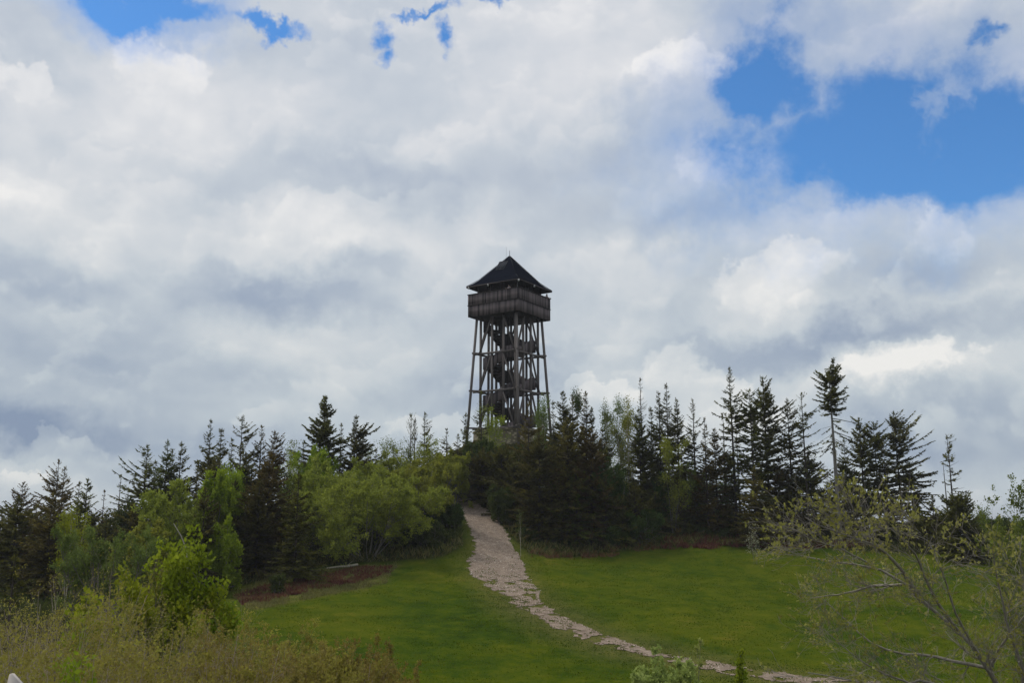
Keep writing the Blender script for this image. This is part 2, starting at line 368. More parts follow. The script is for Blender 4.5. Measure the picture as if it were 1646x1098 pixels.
def terrain(x, y):
    x = np.asarray(x, float); y = np.asarray(y, float); z = np.full(x.shape, _w[_n])+_w[_n+1]*x+_w[_n+2]*y
    for i in range(_n): z = z+_w[i]*_phi(np.hypot(x-_pts[i, 0], y-_pts[i, 1]))
    far = np.clip((np.hypot(x, y-70)-95)/60, 0, 1); far = far*far*(3-2*far)
    z = np.clip(z, -40, 30)
    z = z*(1-far)+far*(-24-8*np.tanh(np.hypot(x, y)/900)+3*np.sin(x/170)*np.cos(y/210))
    z = z+(fbm(x/5, y/5, 3)-.5)*.42+(fbm(x/1.3, y/1.3, 8, 2)-.4)*.10
    return z
def axis(lo, hi, step, ext):
    a = list(np.arange(lo, hi+1e-6, step)); s = step
    up = [hi]; dn = [lo]
    while up[-1] < ext: s *= 1.18; up.append(up[-1]+s); dn.append(dn[-1]-s)
    return np.array(dn[:0:-1]+a+up[1:])
gx = axis(-70, 70, .5, 6000); gy = axis(-8, 140, .5, 6000)
GX, GY = np.meshgrid(gx, gy); GZ = terrain(GX, GY)
def gz(x, y):
    x = np.asarray(x, float); y = np.asarray(y, float)
    i = np.clip(np.searchsorted(gx, x)-1, 0, len(gx)-2); j = np.clip(np.searchsorted(gy, y)-1, 0, len(gy)-2)
    fx = (x-gx[i])/(gx[i+1]-gx[i]); fy = (y-gy[j])/(gy[j+1]-gy[j])
    return (GZ[j, i]*(1-fx)+GZ[j, i+1]*fx)*(1-fy)+(GZ[j+1, i]*(1-fx)+GZ[j+1, i+1]*fx)*fy
def inside(px, py, poly):
    c = np.zeros(np.shape(px), bool); n = len(poly)
    for i in range(n):
        x1, y1 = poly[i]; x2, y2 = poly[(i+1) % n]
        if y1 == y2: continue
        c ^= ((y1 > py) != (y2 > py)) & (px < (x2-x1)*(py-y1)/(y2-y1)+x1)
    return c
def hitg(px, py):
    d = ray(px, py); s = 4.0
    while s < 200:
        p = d*s
        if p[2] < gz(p[0], p[1]): break
        s += .25
    return d*s
PATH_UP = [(744, 780), (752, 800), (776, 818), (800, 840), (812, 858), (822, 880), (838, 906), (843, 925), (864, 955), (866, 970), (888, 985), (918, 1000), (952, 1015), (1002, 1034), (1052, 1050), (1102, 1060), (1182, 1074), (1252, 1085), (1332, 1094), (1420, 1100)]
PATH_LO = [(1400, 1108), (1300, 1102), (1240, 1096), (1170, 1086), (1090, 1070), (1040, 1058), (985, 1044), (925, 1026), (888, 1014), (862, 992), (832, 978), (812, 962), (790, 948), (757, 926), (752, 905), (763, 887), (761, 866), (750, 842), (738, 822), (720, 800), (722, 780)]
def path_world(pts): return [tuple(hitg(*p)[:2]) for p in pts]
PW = path_world(PATH_UP)+path_world(PATH_LO)
cl_pts = np.array([(np.array(a)+np.array(b))/2 for a, b in zip(path_world(PATH_UP[1:]), path_world(PATH_LO[::-1][1:]))])
def dist_path(x, y):
    x = np.asarray(x, float); best = np.full(x.shape, 1e9)
    for i in range(len(cl_pts)-1):
        a, b = cl_pts[i], cl_pts[i+1]; d = b-a
        s = np.clip(((x-a[0])*d[0]+(y-a[1])*d[1])/(d@d+1e-9), 0, 1)
        best = np.minimum(best, np.hypot(x-a[0]-s*d[0], y-a[1]-s*d[1]))
    return best
# meadow outline in the plane: everything inside is open grass, outside is wood floor
MEADOW = [tuple(hitg(*p)[:2]) for p in [(360, 950), (460, 922), (600, 905), (700, 900), (745, 880), (740, 840), (735, 815), (780, 815), (820, 860), (850, 893), (1000, 887), (1100, 878), (1300, 880), (1500, 892), (1600, 895), (1700, 895)]]+[(70, 78), (75, 20), (-14, 20), (-17, 45)]
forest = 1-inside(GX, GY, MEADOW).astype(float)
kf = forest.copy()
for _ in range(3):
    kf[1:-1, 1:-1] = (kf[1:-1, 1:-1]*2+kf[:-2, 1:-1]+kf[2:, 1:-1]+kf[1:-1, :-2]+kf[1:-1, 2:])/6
wear = np.clip(1.25-dist_path(GX, GY)/3.2, 0, 1)*(1-kf)*.8
dry = [tuple(hitg(*p)[:2]) for p in [(372, 960), (430, 930), (560, 912), (640, 908), (620, 940), (520, 960), (400, 985)]]
dd = inside(GX, GY, dry).astype(float)
for _ in range(2): dd[1:-1, 1:-1] = (dd[1:-1, 1:-1]*2+dd[:-2, 1:-1]+dd[2:, 1:-1]+dd[1:-1, :-2]+dd[1:-1, 2:])/6
wear = np.maximum(wear, dd*.8)
ny, nx = GX.shape; idx = np.arange(nx*ny).reshape(ny, nx)
Fg = np.stack([idx[:-1, :-1], idx[:-1, 1:], idx[1:, 1:], idx[1:, :-1]], -1).reshape(-1, 4)
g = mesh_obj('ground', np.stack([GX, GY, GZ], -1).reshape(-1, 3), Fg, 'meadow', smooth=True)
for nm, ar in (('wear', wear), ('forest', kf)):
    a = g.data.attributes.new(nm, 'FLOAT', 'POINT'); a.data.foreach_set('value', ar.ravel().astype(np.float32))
tag(g, 'green meadow slope rising to the wooded hilltop', 'ground', kind='structure')

# the path: a draped sheet with broken edges
rs = np.random.default_rng(11)
c = .12; px_ = np.arange(-12, 30, c); py_ = np.arange(40, 112, c)
QX, QY = np.meshgrid(px_, py_)
wx = QX+(fbm(QX/.5, QY/.5, 5, 6)-.5)*.9; wy = QY+(fbm(QX/.5, QY/.5, 6, 6)-.5)*1.2
ins = inside(wx, wy, PW)
row = project(np.stack([QX, QY, gz(QX, QY)], -1))[1]
brk = fbm(QX/.8, QY/1.0, 21, 6)+.22*(vnoise(QX/.22, QY/.22, 4)-.5)
lim = np.interp(row, [905, 920, 945, 985, 1005, 1040, 1100], [0, .26, .37, .38, .36, .40, .44])
keep = ins & (brk > lim)
cellmask = keep[:-1, :-1]
ii = np.arange(QX.size).reshape(QX.shape)
Fp = np.stack([ii[:-1, :-1], ii[:-1, 1:], ii[1:, 1:], ii[1:, :-1]], -1)[cellmask]
used, inv = np.unique(Fp, return_inverse=True)
PV = np.stack([QX, QY, gz(QX, QY)+.035], -1).reshape(-1, 3)[used]
tag(mesh_obj('path', PV, inv.reshape(-1, 4), 'gravel_path', smooth=True), 'pinkish gravel footpath climbing the meadow to the tower', 'path', kind='structure')
# loose stones on it
cand = PV[rs.integers(0, len(PV), 9000)]
pr = project(cand)[1]
cand = cand[rs.random(len(cand)) < np.interp(pr, [800, 880, 925, 960, 1100], [.9, 1, .8, .15, .1])]
sz = rs.uniform(.02, .07, len(cand)); n = len(cand)
base = np.array([[1, 0, 0], [0, 1, 0], [-1, 0, 0], [0, -1, 0], [0, 0, .8]])
an = rs.uniform(0, 6.28, n); sc3 = np.stack([rs.uniform(.7, 1.3, n), rs.uniform(.6, 1.1, n), rs.uniform(.5, .9, n)], -1)*sz[:, None]
B = base[None]*sc3[:, None]; ca, sa = np.cos(an)[:, None], np.sin(an)[:, None]
B = np.stack([B[..., 0]*ca-B[..., 1]*sa, B[..., 0]*sa+B[..., 1]*ca, B[..., 2]], -1)+cand[:, None]+rs.uniform(-.08, .08, (n, 1, 3))*[1, 1, 0]
f5 = np.array([[0, 1, 4, 4], [1, 2, 4, 4], [2, 3, 4, 4], [3, 0, 4, 4]])[:, :3]
tag(mesh_obj('gravel', B.reshape(-1, 3), (np.arange(n)[:, None, None]*5+f5).reshape(-1, 3), 'pebble', tone=np.repeat(rs.random(n), 4)), 'loose pale stones lying on the footpath', 'gravel', kind='stuff')
# ------------------------------------------------------------------ observation tower
TY = 115.0
tc = at(819, 600, TY); TX = tc[0]; TZ = float(gz(TX, TY))
def zrow(py, Y=TY): return at(819, py, Y)[2]
HD = 5.32                      # half diagonal of the lookout
TROT = R(11.7)
def corner(hd, k):             # k: 0 near, 1 right, 2 far, 3 left
    a = -math.pi/2+TROT+k*math.pi/2
    return np.array([hd*math.cos(a), hd*math.sin(a)])
def lerp(a, b, t): return np.array(a)*(1-t)+np.array(b)*t
def v3(p, z): return np.array([p[0], p[1], z])
z_deck = zrow(513)             # underside of the lookout at its side corners
z_top = zrow(478); z_base = z_deck-3*4.72
PLH = 1.9
rt = np.random.default_rng(5)
tw = empty('observation_tower', (TX, TY, z_base-PLH), 'tall dark wooden lookout tower with pyramid roof on the hilltop', 'tower')
Z = lambda z: z-(z_base-PLH)   # to local height
zb, zd, zt = PLH, Z(z_deck), Z(z_top)
ST = (zd-zb)/3
m = MB()                       # stone plinth
for k in range(4):
    pass
pl = MB()
an8 = [TROT+math.pi/8+i*math.pi/4 for i in range(8)]
ring_o = [np.array([4.55*math.cos(a), 4.55*math.sin(a)]) for a in an8]
for i in range(8):
    a, b = ring_o[i], ring_o[(i+1) % 8]
    pl.add([v3(a*1.06, -3.5), v3(b*1.06, -3.5), v3(b, zb-.25), v3(a, zb-.25)], [[0, 1, 2, 3]])
    pl.add([v3(a*1.03, zb-.25), v3(b*1.03, zb-.25), v3(b*1.03, zb-.02), v3(a*1.03, zb-.02)], [[0, 1, 2, 3]])
    pl.add([v3(a*1.03, zb-.02), v3(b*1.03, zb-.02), v3(b*0, zb-.02), v3(a*.5, zb-.02)], [[0, 1, 2, 3]])
    pl.add([v3(a*.99, zb-.25), v3(b*.99, zb-.25), v3(b*1.03, zb-.25), v3(a*1.03, zb-.25)], [[0, 1, 2, 3]])
pl.build('stone_base', 'stone', tw)
# outer raking legs
for k in range(4):
    hi = corner(4.15, k); lo = hi+(corner(5.22, k)-hi)*(1+2.6/(zd-zb))
    b = MB().beam(v3(lo, zb-2.6), v3(hi, zd+.05), .34, sides=8, tone=.9); b.build('leg', 'tower_log', tw)
# inner posts and braces
IN = 3.66
rings = [zb+.15]+[zb+ST*i for i in (1, 2)]+[zd]
for k in range(4):
    A = corner(IN, k); Bc = corner(IN, (k+1) % 4)
    for j in (0, 1, 2):
        p = lerp(A, Bc, j/3)
        MB().beam(v3(p, zb-.4), v3(p, zd+.1), .27, tone=.55+.3*rt.random()).build('post', 'tower_log', tw)
    for s_ in range(3):
        z0, z1 = zb+ST*s_+.15, zb+ST*(s_+1)-.1
        nrm = (A+Bc)/2; nrm = nrm/np.linalg.norm(nrm)*.16
        MB().beam(v3(lerp(A, Bc, 1/3)+nrm, z1), v3(A+nrm, z0), .2, .14, tone=.7).build('brace', 'tower_log', tw)
        MB().beam(v3(lerp(A, Bc, 2/3)+nrm, z1), v3(Bc+nrm, z0), .2, .14, tone=.7).build('brace', 'tower_log', tw)
# ring beams at each storey
for i in range(3):
    z = zb+ST*i+(.12 if i == 0 else 0)
    for k in range(4):
        t_ = (z-zb)/(zd-zb); oc = lerp(5.22, 4.15, t_)
        A, Bc = corner(IN+.1, k), corner(IN+.1, (k+1) % 4); e = (Bc-A)/np.linalg.norm(Bc-A)
        nrm = (A+Bc)/2; nrm /= np.linalg.norm(nrm)
        MB().beam(v3(A-e*.9+nrm*.16, z+.02*k), v3(Bc+e*.9+nrm*.16, z+.02*k), .16, .24, tone=.6).build('ring_beam', 'tower_log', tw)
        MB().beam(v3(corner(IN-.2, k), z+.16), v3(corner(oc+.25, k), z+.16), .2, .2, tone=.7).build('tie_beam', 'tower_log', tw)
# winding staircase: flat landings on the four sides, steep flights between
ro, ri = 3.42, 1.5
def stair_z(u):                # u in turns, 0 = left side
    q = u*4; k = math.floor(q); f = q-k
    return ST*(k+np.clip((f-.24)/.52, 0, 1))/4
def spt(u, r):                 # local plan position; u = 0 at the left corner side, growing towards the viewer's right
    a = math.pi+TROT+u*2*math.pi; w = (u*4) % 1; w = (w-.5)*math.pi/2
    k_ = min(r*.955, r*.72/math.cos(w))
    return np.array([k_*math.cos(a), k_*math.sin(a)])
NSEG = 32
tread = MB(); sof = MB()
for i in range(3*NSEG):
    u0, u1 = i/NSEG, (i+1)/NSEG
    z = zb+float(stair_z((u0+u1)/2))-ST*.31
    if z < zb-.6 or z > zd-.25: continue
    a, b, c_, d_ = spt(u0, ri), spt(u0, ro), spt(u1, ro), spt(u1, ri)
    tread.add([v3(a, z), v3(b, z), v3(c_, z), v3(d_, z), v3(a, z-.16), v3(b, z-.16), v3(c_, z-.16), v3(d_, z-.16)],
              [[0, 3, 2, 1], [4, 5, 6, 7], [0, 1, 5, 4], [1, 2, 6, 5], [2, 3, 7, 6], [3, 0, 4, 7]], tone=rt.random())
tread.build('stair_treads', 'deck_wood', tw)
def stair_wall(r, name, mat, up=1.08, dn=.38):
    w = MB(); sub = 3
    for i in range(3*NSEG*sub):
        u0, u1 = i/(NSEG*sub), (i+1)/(NSEG*sub)
        z0, z1 = zb+float(stair_z(u0))-ST*.31, zb+float(stair_z(u1))-ST*.31
        if z0 < zb-.7 or z1 > zd-.4: continue
        th = .05+.02*rt.random()
        a, b = spt(u0, r), spt(u1, r); a2, b2 = spt(u0, r+th), spt(u1, r+th)
        t0, t1 = min(z0+up, zd-.02), min(z1+up, zd-.02)
        w.add([v3(a, z0-dn), v3(b, z1-dn), v3(b, t1), v3(a, t0), v3(a2, z0-dn), v3(b2, z1-dn), v3(b2, t1), v3(a2, t0)],
              [[0, 3, 2, 1], [4, 5, 6, 7], [3, 7, 6, 2], [0, 1, 5, 4], [0, 4, 7, 3], [1, 2, 6, 5]], tone=rt.random())
    return w.build(name, mat, tw)
stair_wall(ro, 'stair_parapet', 'tower_wood')
stair_wall(ri-.05, 'inner_parapet', 'deck_wood', 1.0, .5)
# central shaft posts
for k in range(4):
    p = corner(.95, k); MB().beam(v3(p, zb), v3(p, zd), .24, tone=.2).build('shaft_post', 'deck_wood', tw)
# lookout: floor, parapet, roof
fl = MB()
def slab(mb, hd, z0, z1, tone=.3):
    c4 = [corner(hd, k) for k in range(4)]
    mb.add([v3(p, z0) for p in c4]+[v3(p, z1) for p in c4], [[3, 2, 1, 0], [4, 5, 6, 7], [0, 1, 5, 4], [1, 2, 6, 5], [2, 3, 7, 6], [3, 0, 4, 7]], tone)
zf = zt-1.18
slab(fl, HD-.12, zf-.2, zf)
for i in range(9):
    f = (i+.5)/9
    a = lerp(corner(HD-.2, 0), corner(HD-.2, 1), f); b = lerp(corner(HD-.2, 3), corner(HD-.2, 2), f)
    fl.beam(v3(a, zd+.22), v3(b, zd+.22), .16, .42, tone=.3)
slab(fl, HD-.14, zd+.45, zd+.55)
slab(fl, 4.4, zd-.02, zd+.2, .1)
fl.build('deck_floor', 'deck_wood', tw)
zm = (zd+zt)/2+.05
for k in range(4):
    A, Bc = corner(HD, k), corner(HD, (k+1) % 4); e = (Bc-A)/np.linalg.norm(Bc-A); nrm = (A+Bc)/2; nrm = nrm/np.linalg.norm(nrm)
    Ls = np.linalg.norm(Bc-A); b = MB(); nb = 46; wv = Ls/nb
    for tier, (z0, z1) in enumerate(((zd, zm), (zm, zt))):
        for i in range(nb):
            c0 = A+e*(i+.5)*wv; off = .015*rt.random()+(.03 if tier else 0); tn = rt.random()
            ctr = c0-nrm*(.05-off); jit = .03*rt.random()
            b.box(v3(ctr, (z0+z1)/2-jit), (wv*.93, .035, z1-z0-.02), rz=math.atan2(e[1], e[0]), tone=tn)
    b.beam(v3(A-nrm*.08, (zd+zt)/2), v3(Bc-nrm*.08, (zd+zt)/2), .04, zt-zd-.1, tone=.1)
    pp = b.build('parapet', 'tower_wood', tw)
    MB().beam(v3(A+nrm*.03-e*.04, zm), v3(Bc+nrm*.03+e*.04, zm), .05, .11, tone=.0).build('batten', 'deck_wood', pp)
    MB().beam(v3(A-nrm*.02-e*.06, zt+.04), v3(Bc-nrm*.02+e*.06, zt+.04), .22, .07, tone=.2).build('handrail', 'deck_wood', pp)
# roof
def zr(py): return Z(zrow(py))
ap, ze = zr(412), zr(464.5); RB, RE = 3.95, 5.52; zbk = zr(453.5)
rf = MB()
ringz = [(RE, ze), (4.75, (ze*.55+zbk*.45)), (RB, zbk), (RB*.66, zbk+(ap-zbk)*.345), (RB*.33, zbk+(ap-zbk)*.675), (.06, ap)]
for k in range(4):
    for (h0, z0), (h1, z1) in zip(ringz[:-1], ringz[1:]):
        nrow = 5
        for q in range(nrow):
            f0, f1 = q/nrow, (q+1)/nrow; lip = .035
            ha, za = h0+(h1-h0)*f0, z0+(z1-z0)*f0; hb, zb_ = h0+(h1-h0)*f1, z0+(z1-z0)*f1
            rf.add([v3(corner(ha+lip, k), za), v3(corner(ha+lip, (k+1) % 4), za), v3(corner(hb, (k+1) % 4), zb_), v3(corner(hb, k), zb_)], [[0, 1, 2, 3]], tone=rt.random())
            rf.add([v3(corner(ha, k), za-.01), v3(corner(ha, (k+1) % 4), za-.01), v3(corner(ha+lip, (k+1) % 4), za), v3(corner(ha+lip, k), za)], [[0, 1, 2, 3]], tone=.2)
roof = rf.build('roof', 'roof_shingle', tw)
s2 = MB()
for k in range(4):
    s2.add([v3(corner(RE, k), ze-.03), v3(corner(RE, (k+1) % 4), ze-.03), v3(corner(1.2, (k+1) % 4), ze+1.9), v3(corner(1.2, k), ze+1.9)], [[3, 2, 1, 0]])
    s2.beam(v3(corner(RE+.02, k), ze-.1), v3(corner(RE+.02, (k+1) % 4), ze-.1), .05, .16)
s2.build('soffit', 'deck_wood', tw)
for k in range(4):
    MB().beam(v3(corner(RE+.05, k), ze+.02), v3(corner(RB+.04, k), zbk+.05), .09, .05).beam(v3(corner(RB+.04, k), zbk+.05), v3(corner(.08, k), ap+.03), .09, .05).build('ridge_cap', 'flashing', roof)
MB().beam((0, 0, ap-.1), (0, 0, ap+.78), .07, sides=6).build('lightning_rod', 'steel', tw)
MB().beam((-.42, .1, ap-.6), (-.42, .1, ap+1.25), .025, sides=6).build('antenna_mast', 'steel', tw)
# solar panels on the left-front slope
A, Bc = corner(1, 3), corner(1, 0)
def slope_pt(f, s_):           # f along the eave direction (0 left .. 1 near corner), s_ 0 = break .. 1 = apex
    h = RB*(1-s_); return v3(lerp(A*h, Bc*h, f), zbk+(ap-zbk)*s_)
nr = np.cross(slope_pt(.6, .3)-slope_pt(.4, .3), slope_pt(.5, .6)-slope_pt(.5, .3)); nr /= np.linalg.norm(nr); nr *= (1 if nr[2] > 0 else -1)
def quadpt(px, py):            # where a line of sight meets the slope plane
    d = ray(px, py); o = np.array([TX, TY, z_base-PLH]); p0 = slope_pt(.5, .5)+o
    s_ = (p0@nr)/(d@nr); return d*s_-o
for (xa, xb) in ((0, .49), (.51, 1)):
    TLp, TRp, BLp, BRp = quadpt(803.5, 421.5), quadpt(817, 420), quadpt(797, 434.5), quadpt(809.5, 433)
    q = [lerp(BLp, BRp, xa), lerp(BLp, BRp, xb), lerp(TLp, TRp, xb), lerp(TLp, TRp, xa)]
    pnl = MB(); lift = nr*.07
    pnl.add([p+lift for p in q]+[p+nr*.03 for p in q], [[0, 1, 2, 3], [0, 4, 5, 1], [1, 5, 6, 2], [2, 6, 7, 3], [3, 7, 4, 0]])
    po = pnl.build('solar_panel', 'panel_glass', roof)
    fr = MB()
    for i in range(4): fr.beam(q[i]+nr*.085, q[(i+1) % 4]+nr*.085, .045, .045)
    fr.build('panel_frame', 'panel_frame', po)
# posts under the roof, cabin core, down pipe, lamps
for k in range(4):
    A, Bc = corner(4.0, k), corner(4.0, (k+1) % 4)
    for j in (0, 1, 2):
        p = lerp(A, Bc, j/3); MB().beam(v3(p, zf), v3(p, zt+1.6 if j == 0 else zt+1.75), .22, tone=.2).build('roof_post', 'deck_wood', tw)
core = MB()
c4 = [corner(2.9, k) for k in range(4)]
for k in range(4):
    a, b = c4[k], c4[(k+1) % 4]
    for i in range(14):
        p0, p1 = lerp(a, b, i/14), lerp(a, b, (i+.94)/14)
        core.beam(v3(p0, zf+1.1), v3(p1, zf+1.1), .06, 2.2, tone=rt.random())
core.build('stair_cabin', 'deck_wood', tw)
pn = corner(RE-.05, 0); pc = corner(HD-.5, 0)
MB().beam(v3(pn, ze-.1), v3(pc, ze-.5), .08, sides=6).beam(v3(pc, ze-.5), v3(pc, zt-.2), .08, sides=6).build('drain_pipe', 'steel', tw)
for px, py, k0, k1, f in ((755, 469, 3, 0, .04), (786, 470, 3, 0, .42), (834, 449, 3, 0, 1.0), (866, 456, 0, 1, .46)):
    p = lerp(corner(RE-.02, k0), corner(RE-.02, k1), f); zz = ze-.22
    MB().box(v3(p, zz), (.16, .16, .26), rz=.4).beam(v3(p, zz+.1), v3(p, zz+.22), .06, sides=6).build('floodlight', 'white_plastic', tw)

# ------------------------------------------------------------------ visitors on the lookout
def person(loc, face, label, jacket, lean=.15):
    pr_ = empty('person', loc, label, 'person', 'visitors on the lookout deck')
    f = np.array([math.cos(face), math.sin(face), 0]); s_ = np.array([-math.sin(face), math.cos(face), 0]); up = np.array([0, 0, 1.])
    J = {'pel': up*.95, 'sp': up*1.2+f*lean*.4, 'ch': up*1.42+f*lean*.8, 'nk': up*1.53+f*lean, 'hd': up*1.64+f*(lean+.02), 'top': up*1.75+f*(lean+.03), 'nose': up*1.65+f*(lean+.12)}
    Rr = {'pel': .15, 'sp': .14, 'ch': .16, 'nk': .06, 'hd': .095, 'top': .07, 'nose': .02}
    E = [('pel', 'sp'), ('sp', 'ch'), ('ch', 'nk'), ('nk', 'hd'), ('hd', 'top'), ('hd', 'nose')]
    for i, sg in enumerate((-1, 1)):
        for nme, p, r in (('hip', up*.9+s_*.1*sg, .11), ('kn', up*.5+s_*.11*sg+f*.03, .075), ('an', up*.09+s_*.11*sg, .05), ('to', up*.04+s_*.12*sg+f*.17, .04),
                          ('sh', up*1.44+s_*.2*sg+f*lean*.8, .07), ('el', up*1.2+s_*.3*sg+f*(lean+.12), .05), ('wr', up*1.22+s_*.2*sg+f*(lean+.38), .035), ('pa', up*1.23+s_*.17*sg+f*(lean+.45), .04)):
            J[nme+str(i)] = p; Rr[nme+str(i)] = r
        for a, b in (('pel', 'hip'), ('hip', 'kn'), ('kn', 'an'), ('an', 'to'), ('ch', 'sh'), ('sh', 'el'), ('el', 'wr'), ('wr', 'pa')):
            E.append((a if a in J else a+str(i), b if b in J else b+str(i)))
        for q in range(5):
            kn = f'f{i}{q}'; J[kn] = J['pa'+str(i)]+f*(.06 if q else .02)+s_*(-.035+.018*q if q else -.05*sg)*1-up*(.02+.01*q); Rr[kn] = .01; E.append(('pa'+str(i), kn))
    ks = list(J); me = bpy.data.meshes.new('body'); me.from_pydata([tuple(J[k]) for k in ks], [(ks.index(a), ks.index(b)) for a, b in E], [])
    o = bpy.data.objects.new('body', me); COL.objects.link(o); o.parent = pr_
    md = o.modifiers.new('skin', 'SKIN'); sk = me.skin_vertices[0].data if me.skin_vertices else None
    if sk is None:
        me.skin_vertices.new() if hasattr(me.skin_vertices, 'new') else None
        sk = me.skin_vertices[0].data if me.skin_vertices else []
    for k, v in zip(ks, sk): v.radius = (Rr[k], Rr[k])
    if len(sk): sk[0].use_root = True
    o.modifiers.new('sub', 'SUBSURF').levels = 1; me.materials.append(MATS['skin'])
    def shell(name, lo, hi, ring, mat):
        b = MB(); prev = None
        for (c, rx, ry) in ring:
            cur = [c+s_*rx*math.cos(q)+f*ry*math.sin(q) for q in np.arange(10)*2*math.pi/10]
            if prev is not None: b.add(prev+cur, [[i, (i+1) % 10, 10+(i+1) % 10, 10+i] for i in range(10)])
            prev = cur
        return b.build(name, mat, pr_, smooth=True)
    shell('jacket', 0, 0, [(up*.85, .19, .14), (up*1.05+f*lean*.2, .18, .14), (up*1.25+f*lean*.5, .2, .15), (up*1.42+f*lean*.8, .235, .15), (up*1.5+f*lean, .15, .1), (up*1.54+f*lean, .07, .07)], jacket)
    shell('trousers', 0, 0, [(up*.1, .17, .09), (up*.5, .19, .11), (up*.92, .19, .14)], 'dark_cloth')
    h = J['hd']
    shell('hair', 0, 0, [(h-f*.03-up*.04, .1, .09), (h-f*.035+up*.04, .112, .115), (h-f*.02+up*.11, .09, .1), (h-f*.02+up*.15, .03, .03)], 'dark_cloth')
    return pr_
o0 = np.array([TX, TY, z_base-PLH])
pA = lerp(corner(HD-.42, 0), corner(HD-.42, 1), .955)
person(tuple(o0+v3(pA, zf)), TROT-math.pi/4, 'person in dark clothes leaning on the parapet at the right corner of the lookout', 'dark_cloth')
pB = lerp(corner(HD-.6, 3), corner(HD-.6, 0), .83)
person(tuple(o0+v3(pB, zf)), TROT-math.pi*.75, 'person in a light top standing under the roof by the near corner of the lookout', 'light_cloth', .1)
# ------------------------------------------------------------------ tree makers
def interp_paths(P, ip, s):
    k = P.shape[1]; x = s*(k-1); i = np.clip(x.astype(int), 0, k-2); f = (x-i)[:, None]
    a = P[ip, i]; b = P[ip, i+1]
    return a*(1-f)+b*f, (b-a)/(np.linalg.norm(b-a, axis=1, keepdims=True)+1e-9)
def grow(P, Rr, nch, smin, ratio, ang, up, rng, k=4, bend=.15, rfac=.6, azim=None):
    B = len(P); ip = np.repeat(np.arange(B), nch); n = len(ip)
    s = rng.uniform(smin, 1, n); base, pd = interp_paths(P, ip, s)
    L = np.linalg.norm(P[:, -1]-P[:, 0], axis=1)[ip]*ratio*(1.15-.6*s)*rng.uniform(.55, 1.25, n)
    r = rng.normal(size=(n, 3)); r -= (r*pd).sum(1, keepdims=True)*pd; r /= np.linalg.norm(r, axis=1, keepdims=True)
    a = rng.uniform(ang[0], ang[1], n)[:, None]
    D = pd*np.cos(a)+r*np.sin(a); D[:, 2] += up; D /= np.linalg.norm(D, axis=1, keepdims=True)
    Q = np.zeros((n, k, 3)); Q[:, 0] = base; st = (L/(k-1))[:, None]
    for i in range(1, k):
        D = D+rng.normal(size=(n, 3))*bend; D[:, 2] += up*.25; D /= np.linalg.norm(D, axis=1, keepdims=True)
        Q[:, i] = Q[:, i-1]+D*st
    pr_ = Rr[ip, 0]*(1-s)+Rr[ip, -1]*s
    R2 = (pr_*rfac)[:, None]*np.linspace(1, .35, k)[None]
    return Q, R2
def stems(n, H, spread, rng, base_r=.25, k=7, rad=.09, bend=.07, tall=(.8, 1)):
    az = rng.uniform(0, 2*math.pi)+np.arange(n)*2*math.pi/max(n, 1)+rng.normal(0, .3, n)
    tl = spread*np.sqrt(rng.uniform(.05, 1, n)) if n > 1 else np.full(1, spread*.3)
    D = np.stack([np.cos(az)*np.sin(tl), np.sin(az)*np.sin(tl), np.cos(tl)], -1)
    L = H*rng.uniform(*tall, n)
    Q = np.zeros((n, k, 3)); Q[:, 0, 0] = np.cos(az)*base_r*rng.random(n); Q[:, 0, 1] = np.sin(az)*base_r*rng.random(n); Q[:, 0, 2] = -.25
    for i in range(1, k):
        D = D+rng.normal(size=(n, 3))*bend; D[:, 2] += .05; D /= np.linalg.norm(D, axis=1, keepdims=True)
        Q[:, i] = Q[:, i-1]+D*(L/(k-1))[:, None]
    return Q, np.full(n, rad)[:, None]*np.linspace(1, .3, k)[None]*rng.uniform(.7, 1.1, n)[:, None]
def fit(levels, H, Wd):
    A = np.vstack([p.reshape(-1, 3) for p, _ in levels])
    zt_ = np.percentile(A[:, 2], 99.8); rr = np.percentile(np.hypot(A[:, 0], A[:, 1]), 97)
    s = np.array([Wd/2/rr, Wd/2/rr, H/zt_])
    return [(p*s, r) for p, r in levels]
def wood_mesh(name, levels, mat, parent, sides=(6, 4, 3, 3), tone=.5):
    V, Fq, n, T = [], [], 0, []
    for i, (p, r) in enumerate(levels):
        v, f = tubes(p, r, sides[min(i, len(sides)-1)]); V.append(v); Fq.append(f+n); n += len(v)
    F_ = np.vstack(Fq); rg = np.random.default_rng(len(F_))
    return mesh_obj(name, np.vstack(V), F_, mat, parent, tone=rg.random(len(F_))*.5+.25, smooth=True)
def leaf_mesh(name, P, rng, per, size, mat, parent, smin=.2, jit=.06, droop=0.0, upw=.3):
    B = len(P); ip = np.repeat(np.arange(B), per); n = len(ip); s = rng.uniform(smin, 1.0, n)
    c, d = interp_paths(P, ip, s); c = c+rng.normal(size=(n, 3))*jit
    D = d*.6+rng.normal(size=(n, 3))*.6; D[:, 2] += upw-droop
    L = size*rng.uniform(.6, 1.3, n)
    V, Fq = leaves(c, D, L, L*rng.uniform(.45, .7, n), rng)
    tw_ = rng.random(B)
    return mesh_obj(name, V, Fq, mat, parent, tone=np.clip(.6*tw_[ip]+.4*rng.random(n), 0, 1))

